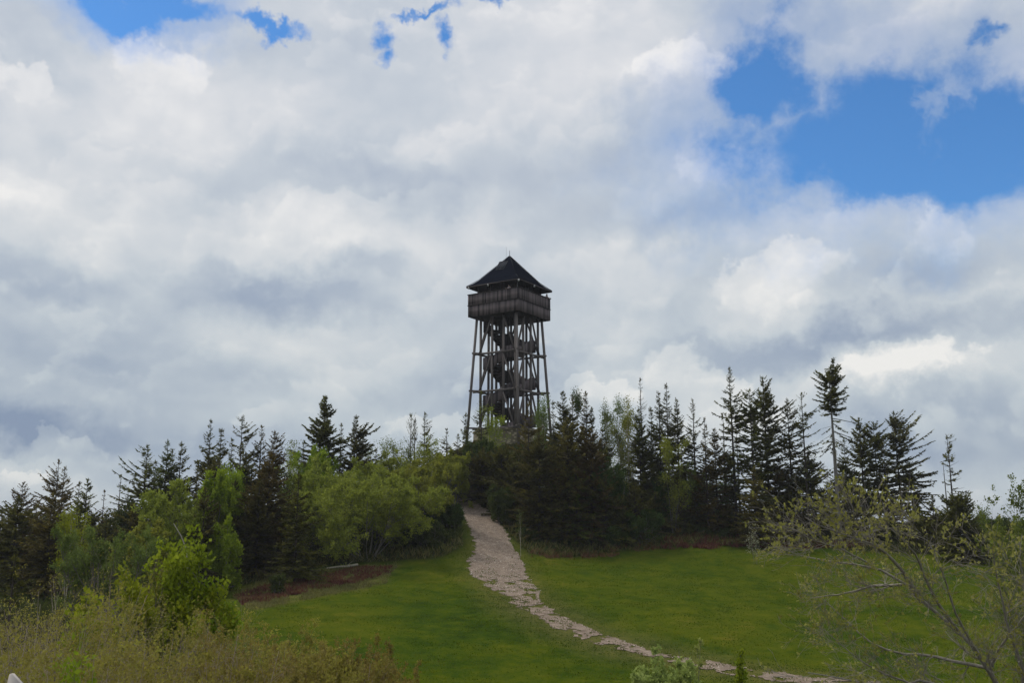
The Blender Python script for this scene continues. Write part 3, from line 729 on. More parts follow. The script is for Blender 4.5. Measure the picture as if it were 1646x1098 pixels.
def conifer_geo(H, Rm, rng, cb=.06, dens=16, power=.85, spray=1.0, droop=.35, asym=(0, 0), gaps=.25, stub=0.0, minr=.11, dead=0.0, shape='cone', needle=.34, rise=(-.12, .85)):
    nb = int(H*(1-cb)*dens); t = rng.random(nb)
    if shape == 'tuft': t = np.clip(t, 0, 1)
    z0 = H*(cb+(.985-cb)*t); z0 = np.where(rng.random(nb) < .65, np.round(z0/.42)*.42+rng.normal(0, .05, nb), z0); z0 = np.clip(z0, .1, H*.985)
    t = np.clip((z0/H-cb)/(1-cb), 0, 1)
    az = rng.uniform(0, 2*math.pi, nb)
    prof = (1-t)**power*(1-minr)+minr
    if shape == 'cone': prof = prof*np.interp(t, [0, .6, .85, 1], [1, 1, .72, .35])
    if shape == 'tuft': prof = np.interp(t, [0, .15, .35, .6, .85, 1], [.45, .8, 1, .9, .75, .4])
    ph = rng.uniform(0, 6.28, 4)
    lump = 1+gaps*(np.sin(2*az+t*9+ph[0])+np.sin(3*az-t*17+ph[1])+np.sin(t*26+ph[2]+az))/1.6
    L = Rm*prof*np.clip(lump, .15, 1.7)*rng.uniform(.6, 1.12, nb)*(1+asym[1]*np.cos(az-asym[0]))
    L = np.clip(L*1.25, .20, Rm*1.55)
    rise = (rise[0], min(rise[1], .62) if shape == 'cone' and not dead > .6 and rise[0] < .5 else rise[1])
    ri_ = rise[0]+(rise[1]-rise[0])*t+rng.normal(0, .12, nb)
    k = 5; s = np.linspace(0, 1, k)[None]
    rr = L[:, None]*s; zz = z0[:, None]+L[:, None]*(ri_[:, None]*s-(droop*(1-t))[:, None]*s**2+.22*s**3)
    az2 = az[:, None]+rng.normal(0, .12, nb)[:, None]*s
    P = np.stack([np.cos(az2)*rr, np.sin(az2)*rr, zz], -1)
    br = (np.clip(.022*L, .010, .06))[:, None]*np.linspace(1, .3, k)[None]
    live = rng.random(nb) > dead
    nt = np.maximum((L/.028*spray).astype(int), 7)*live
    ip = np.repeat(np.arange(nb), nt); n = len(ip); sp = rng.uniform(.06, 1.0, n)**.85
    c, d = interp_paths(P, ip, sp)
    side = np.stack([-d[:, 1], d[:, 0], np.zeros(n)], -1)*rng.choice([-1, 1], n)[:, None]
    D = d*rng.uniform(.3, 1, n)[:, None]+side*rng.uniform(.2, 1.1, n)[:, None]; D[:, 2] += rng.uniform(-.55, .22, n)
    ln = needle*rng.uniform(.55, 1.25, n)*(1.2-.55*sp)*np.clip(L[ip]/1.0, .6, 1.15)
    LV, LF = leaves(c, D, ln, ln*rng.uniform(.26, .5, n), rng, flat=.4)
    bt = rng.random(nb); tn = np.clip(.65*bt[ip]+.35*rng.random(n), 0, 1)
    # leader shoots
    m = 14; c = np.c_[rng.normal(0, .03, m), rng.normal(0, .03, m), H*rng.uniform(.965, .995, m)]
    if not dead > .8:
        v, f = leaves(c, np.c_[rng.normal(0, .35, m), rng.normal(0, .35, m), np.ones(m)], .3, .07, rng); LF = np.vstack([LF, f+len(LV)]); LV = np.vstack([LV, v]); tn = np.r_[tn, rng.random(m)]
    kk = 9; zz = np.linspace(-.3, H, kk); w = np.cumsum(rng.normal(0, .012*H/12, (kk, 2)), 0); w -= w[0]
    TP = np.c_[w*np.linspace(0, 1, kk)[:, None], zz][None]; r0 = .0075*H+.03
    TR = (r0*(1-np.linspace(0, 1, kk)**1.15)+.015)[None]
    if stub:
        ns = int(stub*H*(cb+.3)); az = rng.uniform(0, 6.28, ns); z0 = rng.uniform(.12, cb+.25, ns)*H; Ls = rng.uniform(.3, 1.0, ns)*Rm*.8
        Q = np.stack([np.stack([np.cos(az)*Ls*q, np.sin(az)*Ls*q, z0-Ls*.35*q*q+.1*q], -1) for q in (0, .33, .66, 1)], 1)
        extra = [(Q, np.full((ns, 4), .012))]
    else: extra = []
    return [(TP, TR), (P, br)]+extra, (LV, LF, tn)
def back(px, Y):
    if 1045 < px < 1470 and 80 < Y < 94 and px != 1212: return 94+(Y-84)*.25
    if 845 < px <= 1045 and 80 < Y < 90: return 90+(Y-84)*.25
    return Y
def place(px, top, Y, ext=0):
    p = at(px, top, Y); z = float(gz(p[0], Y))-.05
    return p[0], z, p[2]-z
def conifer(px, top, Y, hw, label, needles='spruce_needles', bark='spruce_bark', cat='spruce', name='spruce_tree', group='conifers of the hilltop wood', seed=None, **kw):
    Y = back(px, Y); x, z, H = place(px, top, Y); rng = np.random.default_rng(int(px*7+top) if seed is None else seed)
    Rm = hw/F*Y*(1.22 if px < 480 else 1.06); e = empty(name, (x, Y, z), label, cat, group)
    lv, (LV, LF, tn) = conifer_geo(H, Rm, rng, **kw)
    wood_mesh('trunk', lv, bark, e, (7, 3, 3))
    mesh_obj('crown', LV, LF, needles, e, tn)
    return e
def broadleaf(px, top, Y, wpx, label, mat='willow_leaves', bark='grey_bark', cat='bush', name='willow_bush', group='leafy bushes around the wood', nst=6, spread=.6, kids=(9, 7, 5), per=7, size=.16,
              up=.14, ang=(.5, 1.2), rad=.07, smin=.16, seed=None, base_r=.4, jit=.09, ratio=(.5, .5, .5), sides=(6, 4, 3, 3), hmin=None, stem_k=7, bend=.15, smin_leaf=.2):
    Y = back(px, Y); x, z, H = place(px, top, Y); rng = np.random.default_rng(int(px*13+top) if seed is None else seed)
    e = empty(name, (x, Y, z), label, cat, group)
    lv = [stems(nst, H, spread, rng, base_r, rad=rad, k=stem_k)]
    for i, kd in enumerate(kids):
        lv.append(grow(*lv[-1], kd, smin if i == 0 else .2, ratio[i], ang, up, rng, k=4 if i < len(kids)-1 else 3, bend=bend))
    lv = fit(lv, H, wpx/F*Y)
    wood_mesh('trunk', lv, bark, e, sides)
    if per: leaf_mesh('crown', lv[-1][0], rng, per, size, mat, e, jit=jit, smin=smin_leaf)
    return e

# ------------------------------------------------------------------ the conifers of the skyline, left to right
G1 = 'conifers of the wood left of the tower'; G2 = 'conifers of the wood right of the tower'
wispy = dict(dens=18, spray=1.0, gaps=.35, power=.8, minr=.09, rise=(.0, .8), needle=.30)
dense = dict(dens=22, spray=1.25, gaps=.3)
C = conifer
C(4, 818, 84, 26, 'small dark spruce cut by the left edge of the photo', group=G1, **dense)
C(38, 776, 86, 40, 'grey open-crowned spruce with upswept branches nearest the left edge', 'brown_needles', group=G1, **wispy)
C(60, 806, 90, 34, 'low broken-topped spruce between the two wispy spruces at far left', 'brown_needles', group=G1, **wispy)
C(95, 740, 88, 42, 'tallest wispy spruce of the far left group, broad and see-through', 'brown_needles', group=G1, **{**wispy, 'dens': 13})
C(104, 752, 92, 26, 'thin second tip right behind the tallest wispy spruce at far left', 'brown_needles', group=G1, **wispy)
C(128, 777, 88, 17, 'narrow spruce just left of the dark columnar spruce at far left', group=G1, **wispy)
C(141, 772, 84, 22, 'dark dense columnar spruce right of the wispy far left group', group=G1, **{**dense, 'power': .5})
C(85, 795, 72, 42, 'brown-tinged spruce with low crown in front of the tallest wispy one', 'brown_needles', group=G1, **{**dense, 'spray': 1.2})
C(30, 800, 74, 46, 'dark spruce behind the brown bushes at the lower left edge', group=G1, **dense)
C(24, 898, 50, 20, 'small young spruce tip rising above the brown bushes at far left', 'fresh_needles', group=G1, **dense)
C(168, 790, 96, 9, 'thin half-dead spruce in the gap of the left skyline', 'brown_needles', group=G1, **{**wispy, 'dens': 9, 'cb': .2, 'dead': .3})
C(194, 765, 94, 16, 'bare dead spruce with a few twigs left of the broad skyline spruce', 'brown_needles', 'grey_bark', 'dead spruce', group=G1, **{**wispy, 'dead': .7, 'dens': 9})
C(206, 786, 92, 15, 'short dead-branched spruce against the foot of the broad grey spruce', 'brown_needles', group=G1, **{**wispy, 'dead': .4})
C(237, 716, 88, 50, 'broad grey-green spruce with bare left side, first of the stepped row', group=G1, **{**dense, 'dens': 14, 'spray': .7, 'gaps': .4, 'asym': (3.1, .25), 'power': .7})
C(250, 742, 92, 28, 'spruce tip tucked against the right of the broad grey-green spruce', group=G1, **wispy)
C(270, 709, 86, 28, 'green pointed spruce with a forked tip, second of the stepped row', 'fresh_needles', group=G1, **{**dense, 'power': .7})
C(278, 724, 89, 20, 'side tip leaning beside the green pointed spruce', group=G1, **dense)
C(292, 712, 86, 26, 'slim spruce with ragged right side, third of the stepped row', group=G1, **{**dense, 'asym': (0, .3), 'power': .7})
C(318, 742, 92, 16, 'thin see-through spruce in the dip right of the stepped row', group=G1, **wispy)
C(339, 675, 88, 30, 'tall spruce with a thin bare top left of the dense dark one', group=G1, **{**dense, 'gaps': .4, 'power': .95, 'dens': 14})
C(356, 690, 87, 18, 'dense dark steeple spruce between two taller ragged ones', group=G1, **{**dense, 'power': .45, 'dens': 22})
C(373, 706, 92, 18, 'short see-through spruce just left of the ragged tall spruce', group=G1, **wispy)
C(390, 669, 88, 33, 'ragged tall spruce with long upturned side branches', group=G1, **{**dense, 'dens': 11, 'gaps': .5, 'rise': (.1, 1.0), 'spray': .8, 'power': .6})
C(421, 685, 88, 27, 'brownish spruce with a clear point right of the ragged tall one', 'brown_needles', group=G1, **{**dense, 'gaps': .35, 'dens': 14})
C(442, 694, 87, 24, 'blunt brown-green spruce ending the left row before the pale birch', 'brown_needles', group=G1, **{**dense, 'power': .4, 'rise': (.2, 1.2), 'spray': .8})
C(434, 730, 80, 34, 'dark brown-green spruce standing low in front of the blunt one', 'brown_needles', group=G1, **{**dense, 'power': .6})
C(489, 709, 97, 14, 'small wispy spruce just left of the layered landmark spruce', group=G1, **wispy)
C(523, 636, 96, 44, 'landmark spruce with layered branches standing alone on the left ridge', group=G1, dens=20, spray=1.43, gaps=.38, power=.8, rise=(.0, .6), cb=.1, needle=.4)
C(549, 682, 100, 14, 'slender small spruce between the two landmark spruces', group=G1, **wispy)
C(572, 669, 96, 34, 'second landmark spruce with long layers reaching right', group=G1, dens=17, spray=1.30, gaps=.4, power=.65, rise=(.05, .6), asym=(0, .35), needle=.4)
C(604, 724, 102, 16, 'tiny dark spruce on the ridge right of the second landmark spruce', group=G1, **wispy)
C(661, 667, 102, 9, 'thin bare-stemmed spruce left of the leaning ridge spruce', 'spruce_needles', 'grey_bark', group=G1, **{**wispy, 'power': .2, 'dens': 14, 'rise': (.8, 2.0), 'dead': .4})
C(667, 676, 103, 7, 'very thin twin stem beside the bare-stemmed ridge spruce', 'spruce_needles', 'grey_bark', group=G1, **{**wispy, 'power': .2, 'dens': 14, 'rise': (.8, 2.0), 'dead': .4})
C(683, 664, 102, 22, 'windblown spruce with branches sweeping right on the ridge', group=G1, **{**wispy, 'asym': (0, .5), 'rise': (.2, 1.0), 'spray': .8})
C(718, 690, 104, 24, 'dark ragged low spruce in the ridge dip left of the tower', group=G1, **{**wispy, 'dens': 12, 'spray': .9})
C(749, 665, 105, 26, 'bushy spruce standing just left of the tower leg', group=G1, **{**dense, 'dens': 13, 'gaps': .4, 'rise': (.1, .9)})
C(774, 630, 106, 21, 'slim spruce growing up in front of the left tower leg', group=G1, **{**dense, 'dens': 13, 'spray': .7, 'gaps': .35})
C(736, 700, 103, 18, 'small spruce at the foot of the bushy one left of the tower', group=G1, **wispy)
# nearer spruces of the left wood edge
C(330, 786, 72, 36, 'dark narrow spruce in front of the yellow-green willow on the left', group=G1, **{**dense, 'spray': 1.2})
C(480, 762, 74, 36, 'yellowish young spruce at the meadow edge left of the great willow', 'fresh_needles', group=G1, **{**dense, 'spray': 1.2})
C(418, 772, 78, 40, 'shaded spruce behind the meadow corner, left of the yellowish spruce', group=G1, **dense)
C(378, 775, 80, 40, 'shaded spruce right of the dark narrow spruce at the meadow corner', group=G1, **dense)
C(452, 790, 82, 38, 'shaded spruce close behind the yellowish young spruce', group=G1, **dense)
C(280, 800, 80, 40, 'spruce hidden behind the yellow-green willow on the left', group=G1, **dense)
C(215, 812, 84, 38, 'dull spruce behind the pale willow, below the broad skyline spruce', 'brown_needles', group=G1, **dense)
C(172, 822, 82, 34, 'low spruce filling the gap below the thin half-dead one', group=G1, **dense)
C(118, 828, 76, 36, 'low spruce right of the brown-tinged one at far left', group=G1, **dense)
C(350, 735, 84, 40, 'dark spruce body below the steeple spruce', group=G1, **{**dense, 'power': .6})
C(396, 728, 85, 40, 'dark spruce below the ragged tall one on the left', group=G1, **{**dense, 'power': .6})
C(556, 775, 86, 40, 'shaded spruce showing through the great willow, left side', group=G1, **dense)
C(640, 780, 88, 40, 'shaded spruce showing through the great willow, right side', group=G1, **dense)
C(700, 800, 92, 34, 'shaded spruce behind the right skirt of the great willow', group=G1, **dense)
C(775, 728, 100, 40, 'dark spruce below the tower foot on the left of the trail top', group=G1, **{**dense, 'power': .5})
C(806, 722, 98, 42, 'dark spruce straight below the stone foot of the tower', group=G1, **{**dense, 'power': .5})
C(826, 738, 96, 34, 'dark spruce at the right shoulder of the trail top', group=G2, **{**dense, 'power': .5})
# right of the tower
C(850, 648, 96, 30, 'spruce in front of the right side of the tower foot', 'brown_needles', group=G2, **{**dense, 'power': .6, 'dens': 14})
C(874, 655, 100, 24, 'spruce behind the green-tipped birch right of the tower', group=G2, **wispy)
C(905, 630, 98, 24, 'spruce with a bushy broken tip right of the tower', group=G2, **{**dense, 'power': .45})
C(889, 646, 99, 17, 'thin spruce between the tower and the bushy broken tip', group=G2, **{**wispy, 'dens': 14})
C(920, 634, 97, 16, 'steeple spruce left of the leaf-topped stem', group=G2, **{**dense, 'power': .5})
C(941, 630, 96, 20, 'sharp steeple spruce next to the birch thicket', 'brown_needles', group=G2, **{**dense, 'power': .6})
C(951, 656, 96, 20, 'shorter spruce against the left of the birch thicket', group=G2, **dense)
C(866, 690, 90, 40, 'broad dark spruce at the front right of the trail', group=G2, **{**dense, 'power': .55})
C(912, 672, 89, 46, 'great brown-green spruce in the front row below the sharp steeple', 'brown_needles', group=G2, **{**dense, 'power': .55, 'spray': 1.1})
C(950, 690, 88, 42, 'broad front spruce right of the great brown-green one', 'brown_needles', group=G2, **{**dense, 'power': .6})
C(968, 690, 95, 34, 'blue-dark spruce standing in front of the birch thicket', group=G2, **{**dense, 'power': .7})
C(886, 742, 87, 40, 'low front spruce at the meadow edge, nearest the trail', 'brown_needles', group=G2, **{**dense, 'power': .6, 'spray': 1.1})
C(926, 752, 86, 42, 'second low front spruce from the trail at the meadow edge', 'fresh_needles', group=G2, **{**dense, 'power': .7})
C(972, 765, 87, 42, 'third low front spruce from the trail at the meadow edge', group=G2, **{**dense, 'power': .7})
C(1020, 778, 89, 38, 'low shaded spruce below the birch thicket', group=G2, **dense)
C(1029, 608, 98, 26, 'spruce with a tall bare dead tip right of the birch thicket', group=G2, **{**wispy, 'power': .9, 'dens': 12, 'spray': .5, 'dead': .3, 'gaps': .4})
C(1027, 658, 96, 26, 'dense lower crown standing before the bare dead tip', 'fresh_needles', group=G2, **{**dense, 'power': .5})
C(1046, 655, 97, 17, 'narrow spruce between the dead tip and the twin points', group=G2, **dense)
C(1058, 630, 96, 20, 'left one of the twin pointed spruces', group=G2, **{**dense, 'power': .6})
C(1071, 617, 97, 22, 'right and taller one of the twin pointed spruces', group=G2, **{**dense, 'power': .75})
C(1087, 641, 96, 20, 'blunt spruce following the twin points', group=G2, **{**dense, 'power': .5})
C(1113, 642, 96, 24, 'ragged dark-topped spruce left of the drooping brown one', group=G2, **{**wispy, 'dens': 14, 'spray': 1.0, 'power': .5})
C(1132, 672, 94, 26, 'drooping brown spruce before the tall thin layered spruce', 'brown_needles', group=G2, **{**dense, 'dens': 12, 'rise': (.1, 1.3), 'gaps': .5, 'spray': .8})
C(1148, 690, 88, 30, 'brown-green front spruce below the drooping brown one', 'brown_needles', group=G2, **{**dense, 'power': .7})
C(1173, 590, 95, 30, 'tall thin layered spruce with a needle-like bare tip', group=G2, dens=12, spray=0.98, gaps=.3, power=.55, cb=.28, minr=.05, rise=(.0, .5), droop=.2, stub=2)
C(1161, 665, 96, 13, 'thin dead stem just left of the tall thin layered spruce', 'brown_needles', 'grey_bark', 'dead spruce', group=G2, **{**wispy, 'dead': .8, 'dens': 7, 'cb': .2})
C(1183, 690, 96, 14, 'thin dead stem just right of the tall thin layered spruce', 'brown_needles', 'grey_bark', 'dead spruce', group=G2, **{**wispy, 'dead': .8, 'dens': 8, 'cb': .2})
C(1205, 626, 94, 25, 'narrow spruce with a blunt tufted tip and bare sides', group=G2, dens=16, spray=1.10, gaps=.35, power=.18, cb=.2, rise=(.0, .6))
C(1226, 606, 93, 34, 'tallest full spruce of the right wood with flaring layers', 'spruce_needles', group=G2, dens=20, spray=1.30, gaps=.4, power=.42, rise=(.0, .7), asym=(0, .15))
C(1265, 641, 93, 30, 'spruce with a dark tip and bare right side limbs', group=G2, dens=17, spray=1.04, gaps=.45, power=.5, rise=(.0, .7), asym=(0, .3))
C(1288, 632, 94, 20, 'open spruce with an upswept side top right of the dark tip', group=G2, dens=8, spray=.55, gaps=.5, power=.25, rise=(.1, 1.4), asym=(0, .4), cb=.35)
C(1300, 728, 90, 44, 'broad black spruce low between the open spruce and the tall pine', group=G2, **{**dense, 'power': .8})
C(1250, 735, 90, 34, 'low dark spruce below the flaring tall spruce', 'brown_needles', group=G2, **dense)
C(1380, 672, 92, 32, 'spruce with a ragged double head right of the tall pine', group=G2, dens=16, spray=1.17, gaps=.45, power=.35, cb=.2, rise=(.0, .7))
C(1403, 679, 93, 28, 'spruce merging with the ragged double head on its right', group=G2, dens=16, spray=1.17, gaps=.45, power=.3, cb=.25, rise=(.0, .8))
C(1356, 706, 91, 22, 'shorter dense spruce right of the bare pine trunk', group=G2, **{**dense, 'power': .6})
C(1349, 745, 90, 30, 'low spruce at the foot of the tall pine', group=G2, **dense)
C(1419, 712, 94, 18, 'thin spruce between the double head and the flag-shaped spruce', group=G2, dens=12, spray=1.04, gaps=.5, power=.3, cb=.3)
C(1437, 662, 92, 34, 'tall flag-shaped spruce with limbs reaching right', group=G2, dens=16, spray=1.17, gaps=.5, power=.4, cb=.3, asym=(0, .4), rise=(.0, .6))
C(1461, 745, 91, 22, 'short spruce with a leafy head below the flag-shaped one', group=G2, dens=16, spray=1.30, gaps=.4, power=.2, cb=.35)
C(1498, 800, 90, 26, 'small leaning spruce top between the wood and the lone snag', group=G2, **{**dense, 'asym': (3.1, .3)})
C(1390, 770, 88, 36, 'low dark spruce below the ragged double head', group=G2, **dense)
C(1435, 790, 88, 34, 'low dark spruce below the flag-shaped spruce', group=G2, **dense)
C(1538, 800, 82, 36, 'dark round-shouldered spruce bush standing alone on the right meadow edge', group=G2, dens=42, spray=1.5, gaps=.12, power=.6, cb=.0, shape='round')
C(1522, 700, 88, 14, 'lone broken snag spruce with twigs only on its right', group=G2, dens=7, spray=.8, gaps=.5, power=.1, cb=.25, asym=(0, .75), dead=.35, rise=(.0, .5))
C(1516, 742, 88, 4, 'bare dead pole standing left of the lone snag', 'brown_needles', 'grey_bark', 'dead spruce', group=G2, dens=3, dead=.95, power=.2)
# low filling spruces along the right wood, each described by what it stands below
for i, (px, top, Y, hw, lb) in enumerate([
    (1052, 745, 90, 38, 'low shaded spruce below the twin points'), (1085, 760, 90, 36, 'low shaded spruce below the blunt spruce after the twin points'),
    (1118, 752, 91, 36, 'low shaded spruce below the ragged dark-topped one'), (1180, 770, 91, 38, 'low shaded spruce below the tall thin layered spruce'),
    (1212, 752, 90, 36, 'low shaded spruce below the narrow tufted spruce'), (1275, 768, 89, 36, 'low shaded spruce below the spruce with bare right limbs'),
    (1330, 778, 89, 36, 'low shaded spruce right below the bare trunk of the tall pine'), (1230, 800, 88, 34, 'little spruce at the meadow edge below the tallest right spruce'),
    (1000, 800, 87, 34, 'little spruce at the meadow edge below the birch thicket'), (905, 800, 85, 34, 'little dark spruce in front of the great brown-green one'),
    (862, 790, 86, 34, 'little dark spruce closest to the right side of the trail'), (1470, 815, 88, 30, 'little spruce right below the leafy-headed short one'),
    (1100, 812, 89, 30, 'little spruce above the right end of the bilberry patch'), (1375, 815, 87, 30, 'little dark spruce under the ragged double head')]):
    C(px, top, Y, hw, lb, ('spruce_needles', 'brown_needles')[i % 3 == 1], group='low spruces under the tall ones', **dense)
for px, top, Y, hw, lb in ((1175, 832, 84, 13, 'young light spruce at the edge, right of its twin'), (1147, 838, 85, 12, 'young light spruce at the edge, left of its twin')):
    C(px, top, Y, hw, lb, 'fresh_needles', group='young spruces at the wood edge', dens=16, spray=0.91, gaps=.2, needle=.25)

# the tall pine with the tufted crown
x, z, H = place(1333, 600, 92); e = empty('pine_tree', (x, 92, z), 'tall pine with a long bare pale trunk and dark tufted crown', 'pine', G2)
rng = np.random.default_rng(77)
lv, (LV, LF, tn) = conifer_geo(H, 19/F*92, rng, cb=.755, dens=34, spray=1.25, gaps=.75, shape='tuft', rise=(.0, .75), droop=.2, needle=.36)
lv2, (LV2, LF2, tn2) = conifer_geo(H, 30/F*92, rng, cb=.52, dens=6, spray=.35, gaps=.5, power=.1, rise=(-.3, .1), droop=.5, asym=(0, .5), dead=.45)
lv[0] = (lv[0][0], lv[0][1]*1.45+.01); keepb = lv2[1][0][:, 0, 2] < H*.76
wood_mesh('trunk', [lv[0], (lv[1][0], lv[1][1]), (lv2[1][0][keepb], lv2[1][1][keepb])], 'pine_bark', e, (8, 3, 3))
mk = LV2.reshape(-1, 4, 3)[:, 0, 2] < H*.76; LV2 = LV2.reshape(-1, 4, 3)[mk].reshape(-1, 3); LF2 = np.arange(len(LV2)).reshape(-1, 4)
mesh_obj('crown', np.vstack([LV, LV2]), np.vstack([LF, LF2+len(LV)]), 'spruce_needles', e, np.r_[tn, tn2[mk]])

# ------------------------------------------------------------------ leafy trees and bushes
Bf = broadleaf
birch = dict(name='birch_tree', cat='birch', mat='birch_leaves', bark='pale_bark', nst=3, spread=.3, kids=(11, 5, 4), per=7, size=.15, up=.25, ang=(.4, 1.1), rad=.045, ratio=(.34, .6, .55), jit=.2, smin=.1)
wil = dict(nst=8, spread=.85, kids=(11, 7, 5), per=11, size=.19)
# the great willow and its neighbours
Bf(596, 742, 82, 240, 'great spreading willow with many grey stems at the meadow edge', nst=11, spread=.95, kids=(13, 8, 6), per=10, size=.18, rad=.07, base_r=.7, smin=.2, up=.12)
Bf(532, 742, 86, 120, 'rounded yellow-green willow joined to the left of the great willow', **wil)
Bf(680, 736, 90, 130, 'rounded yellow-green willow joined to the right of the great willow', **wil)
Bf(730, 728, 98, 60, 'small bright willow where the trail disappears', **{**wil, 'kids': (9, 6, 5)})
Bf(618, 728, 96, 110, 'pale willow top looking over the great willow', **{**wil, 'kids': (9, 6, 5)})
Bf(694, 705, 100, 60, 'yellow-green birch rising behind the willows near the ridge spruces', **{**birch, 'mat': 'willow_leaves'})
Bf(644, 716, 102, 42, 'small green birch on the ridge behind the great willow', **birch)
Bf(628, 706, 106, 50, 'wispy almost bare birch on the ridge', **{**birch, 'per': 2, 'kids': (12, 6, 3)})
Bf(600, 716, 104, 40, 'wispy low bush on the ridge right of the second landmark spruce', **{**birch, 'per': 3, 'kids': (12, 6, 3)})
Bf(474, 706, 100, 44, 'pale wispy birch in the skyline left of the landmark spruce', **{**birch, 'per': 2, 'kids': (14, 6, 3)})
Bf(470, 726, 90, 56, 'bright green birch below the pale wispy one', **{**birch, 'mat': 'bright_leaves', 'spread': .4})
Bf(508, 722, 93, 80, 'bright green bush at the foot of the landmark spruce', **{**wil, 'mat': 'bright_leaves', 'kids': (9, 6, 5)})
Bf(790, 657, 107, 46, 'green leafy birch in front of the tower foot', **{**birch, 'mat': 'bright_leaves', 'spread': .3})
Bf(820, 716, 104, 60, 'leafy green bush under the stone foot of the tower', **{**wil, 'mat': 'dark_leaves', 'kids': (8, 6, 4)})
Bf(772, 705, 102, 50, 'dark green bush left of the stone foot of the tower', **{**wil, 'mat': 'dark_leaves', 'kids': (8, 6, 4)})
Bf(805, 782, 93, 44, 'fresh green bush on the right bank of the trail', **{**wil, 'mat': 'dark_leaves', 'kids': (8, 6, 4)})
Bf(722, 812, 90, 60, 'dark green bush on the left bank of the trail', **{**wil, 'mat': 'dark_leaves', 'kids': (8, 6, 4)})
Bf(690, 842, 85, 70, 'low grassy-green bush under the right skirt of the great willow', **{**wil, 'mat': 'dark_leaves', 'kids': (8, 6, 4)})
Bf(837, 822, 84, 9, 'slender pale birch stem beside the trail', **{**birch, 'nst': 1, 'per': 3, 'kids': (12, 3, 3), 'rad': .025, 'mat': 'dark_leaves'})
Bf(848, 850, 84, 40, 'low twiggy bush at the foot of the slender pale birch', **{**wil, 'mat': 'dark_leaves', 'kids': (8, 5, 4), 'per': 3})
Bf(873, 640, 99, 36, 'light green birch right beside the tower leg', **{**birch, 'kids': (14, 6, 4)})
Bf(929, 624, 98, 20, 'thin stem with a leafy head between two steeple spruces', **{**birch, 'nst': 1, 'mat': 'dark_leaves', 'kids': (12, 5, 4), 'smin': .8})
Bf(972, 646, 97, 50, 'left birch of the light green birch thicket', **birch)
Bf(992, 640, 98, 44, 'middle birch of the light green birch thicket', **{**birch, 'nst': 4})
Bf(1008, 641, 96, 46, 'right and brightest birch of the light green thicket', **{**birch, 'mat': 'willow_leaves', 'nst': 4})
Bf(985, 740, 92, 60, 'yellow-green bush at the foot of the birch thicket', **{**wil, 'kids': (8, 6, 5), 'mat': 'dark_leaves'})
Bf(1078, 705, 94, 56, 'green birch in front of the twin pointed spruces', **{**birch, 'mat': 'willow_leaves', 'bark': 'grey_bark', 'rad': .03})
Bf(1105, 748, 93, 80, 'pale silvery bush between the dark spruces of the right wood', **{**wil, 'mat': 'birch_leaves', 'kids': (9, 6, 5), 'per': 6})
Bf(1160, 735, 93, 56, 'pale silvery birch below the tall thin layered spruce', **{**birch, 'spread': .45})
Bf(1060, 762, 91, 50, 'green bush under the twin pointed spruces', **{**wil, 'mat': 'dark_leaves', 'kids': (8, 6, 4)})
Bf(1035, 822, 87, 60, 'young green bush at the meadow edge', **{**wil, 'mat': 'dark_leaves', 'kids': (8, 5, 4), 'per': 6})
Bf(1150, 848, 86, 50, 'low green bush behind the bilberry patch', **{**wil, 'mat': 'dark_leaves', 'kids': (8, 5, 4), 'per': 6})
Bf(985, 850, 86, 60, 'low yellow-green bush at the meadow edge right of the front spruces', **{**wil, 'mat': 'dark_leaves', 'kids': (8, 5, 4), 'per': 6})
Bf(1212, 845, 84, 24, 'thin sapling with whitish blossom before the right wood', **{**birch, 'mat': 'blossom', 'nst': 3, 'kids': (6, 4, 3), 'per': 2, 'size': .1, 'bark': 'grey_bark', 'rad': .02, 'cat': 'sapling', 'name': 'blossoming_sapling'})
# left side
Bf(292, 778, 74, 130, 'yellow-green rounded willow in the left wood', **{**wil, 'kids': (10, 7, 6)})
Bf(345, 762, 78, 80, 'green willow behind the dark narrow spruce', **{**wil, 'mat': 'bright_leaves'})
Bf(377, 750, 82, 56, 'tall bright green birch right of the yellow-green willow', **{**birch, 'mat': 'bright_leaves', 'spread': .4, 'nst': 4, 'kids': (16, 7, 5)})
Bf(362, 836, 72, 56, 'fresh green bush hugging the right side of the dark narrow spruce', **{**wil, 'mat': 'bright_leaves', 'kids': (9, 6, 4)})
Bf(462, 760, 88, 50, 'green birch behind the yellowish young spruce', **{**birch, 'mat': 'dark_leaves', 'spread': .4})
Bf(205, 802, 86, 60, 'grey-green wispy bush below the dead spruce', **{**wil, 'mat': 'dark_leaves', 'kids': (9, 6, 4), 'per': 5})
Bf(120, 820, 70, 56, 'bright green tree below the dark columnar spruce', **{**birch, 'mat': 'bright_leaves', 'spread': .45})
Bf(172, 850, 56, 150, 'pale grey-green willow with upright shoots behind the brown bushes', **{**wil, 'mat': 'birch_leaves', 'kids': (11, 7, 5), 'per': 7, 'up': .7, 'size': .13})
Bf(232, 842, 62, 80, 'green willow joined to the pale willow on its right', **{**wil, 'kids': (10, 7, 5)})
Bf(445, 925, 70, 20, 'tiny twiggy bush on the dry bank', **{**wil, 'mat': 'dark_leaves', 'kids': (5, 4, 3), 'per': 3})
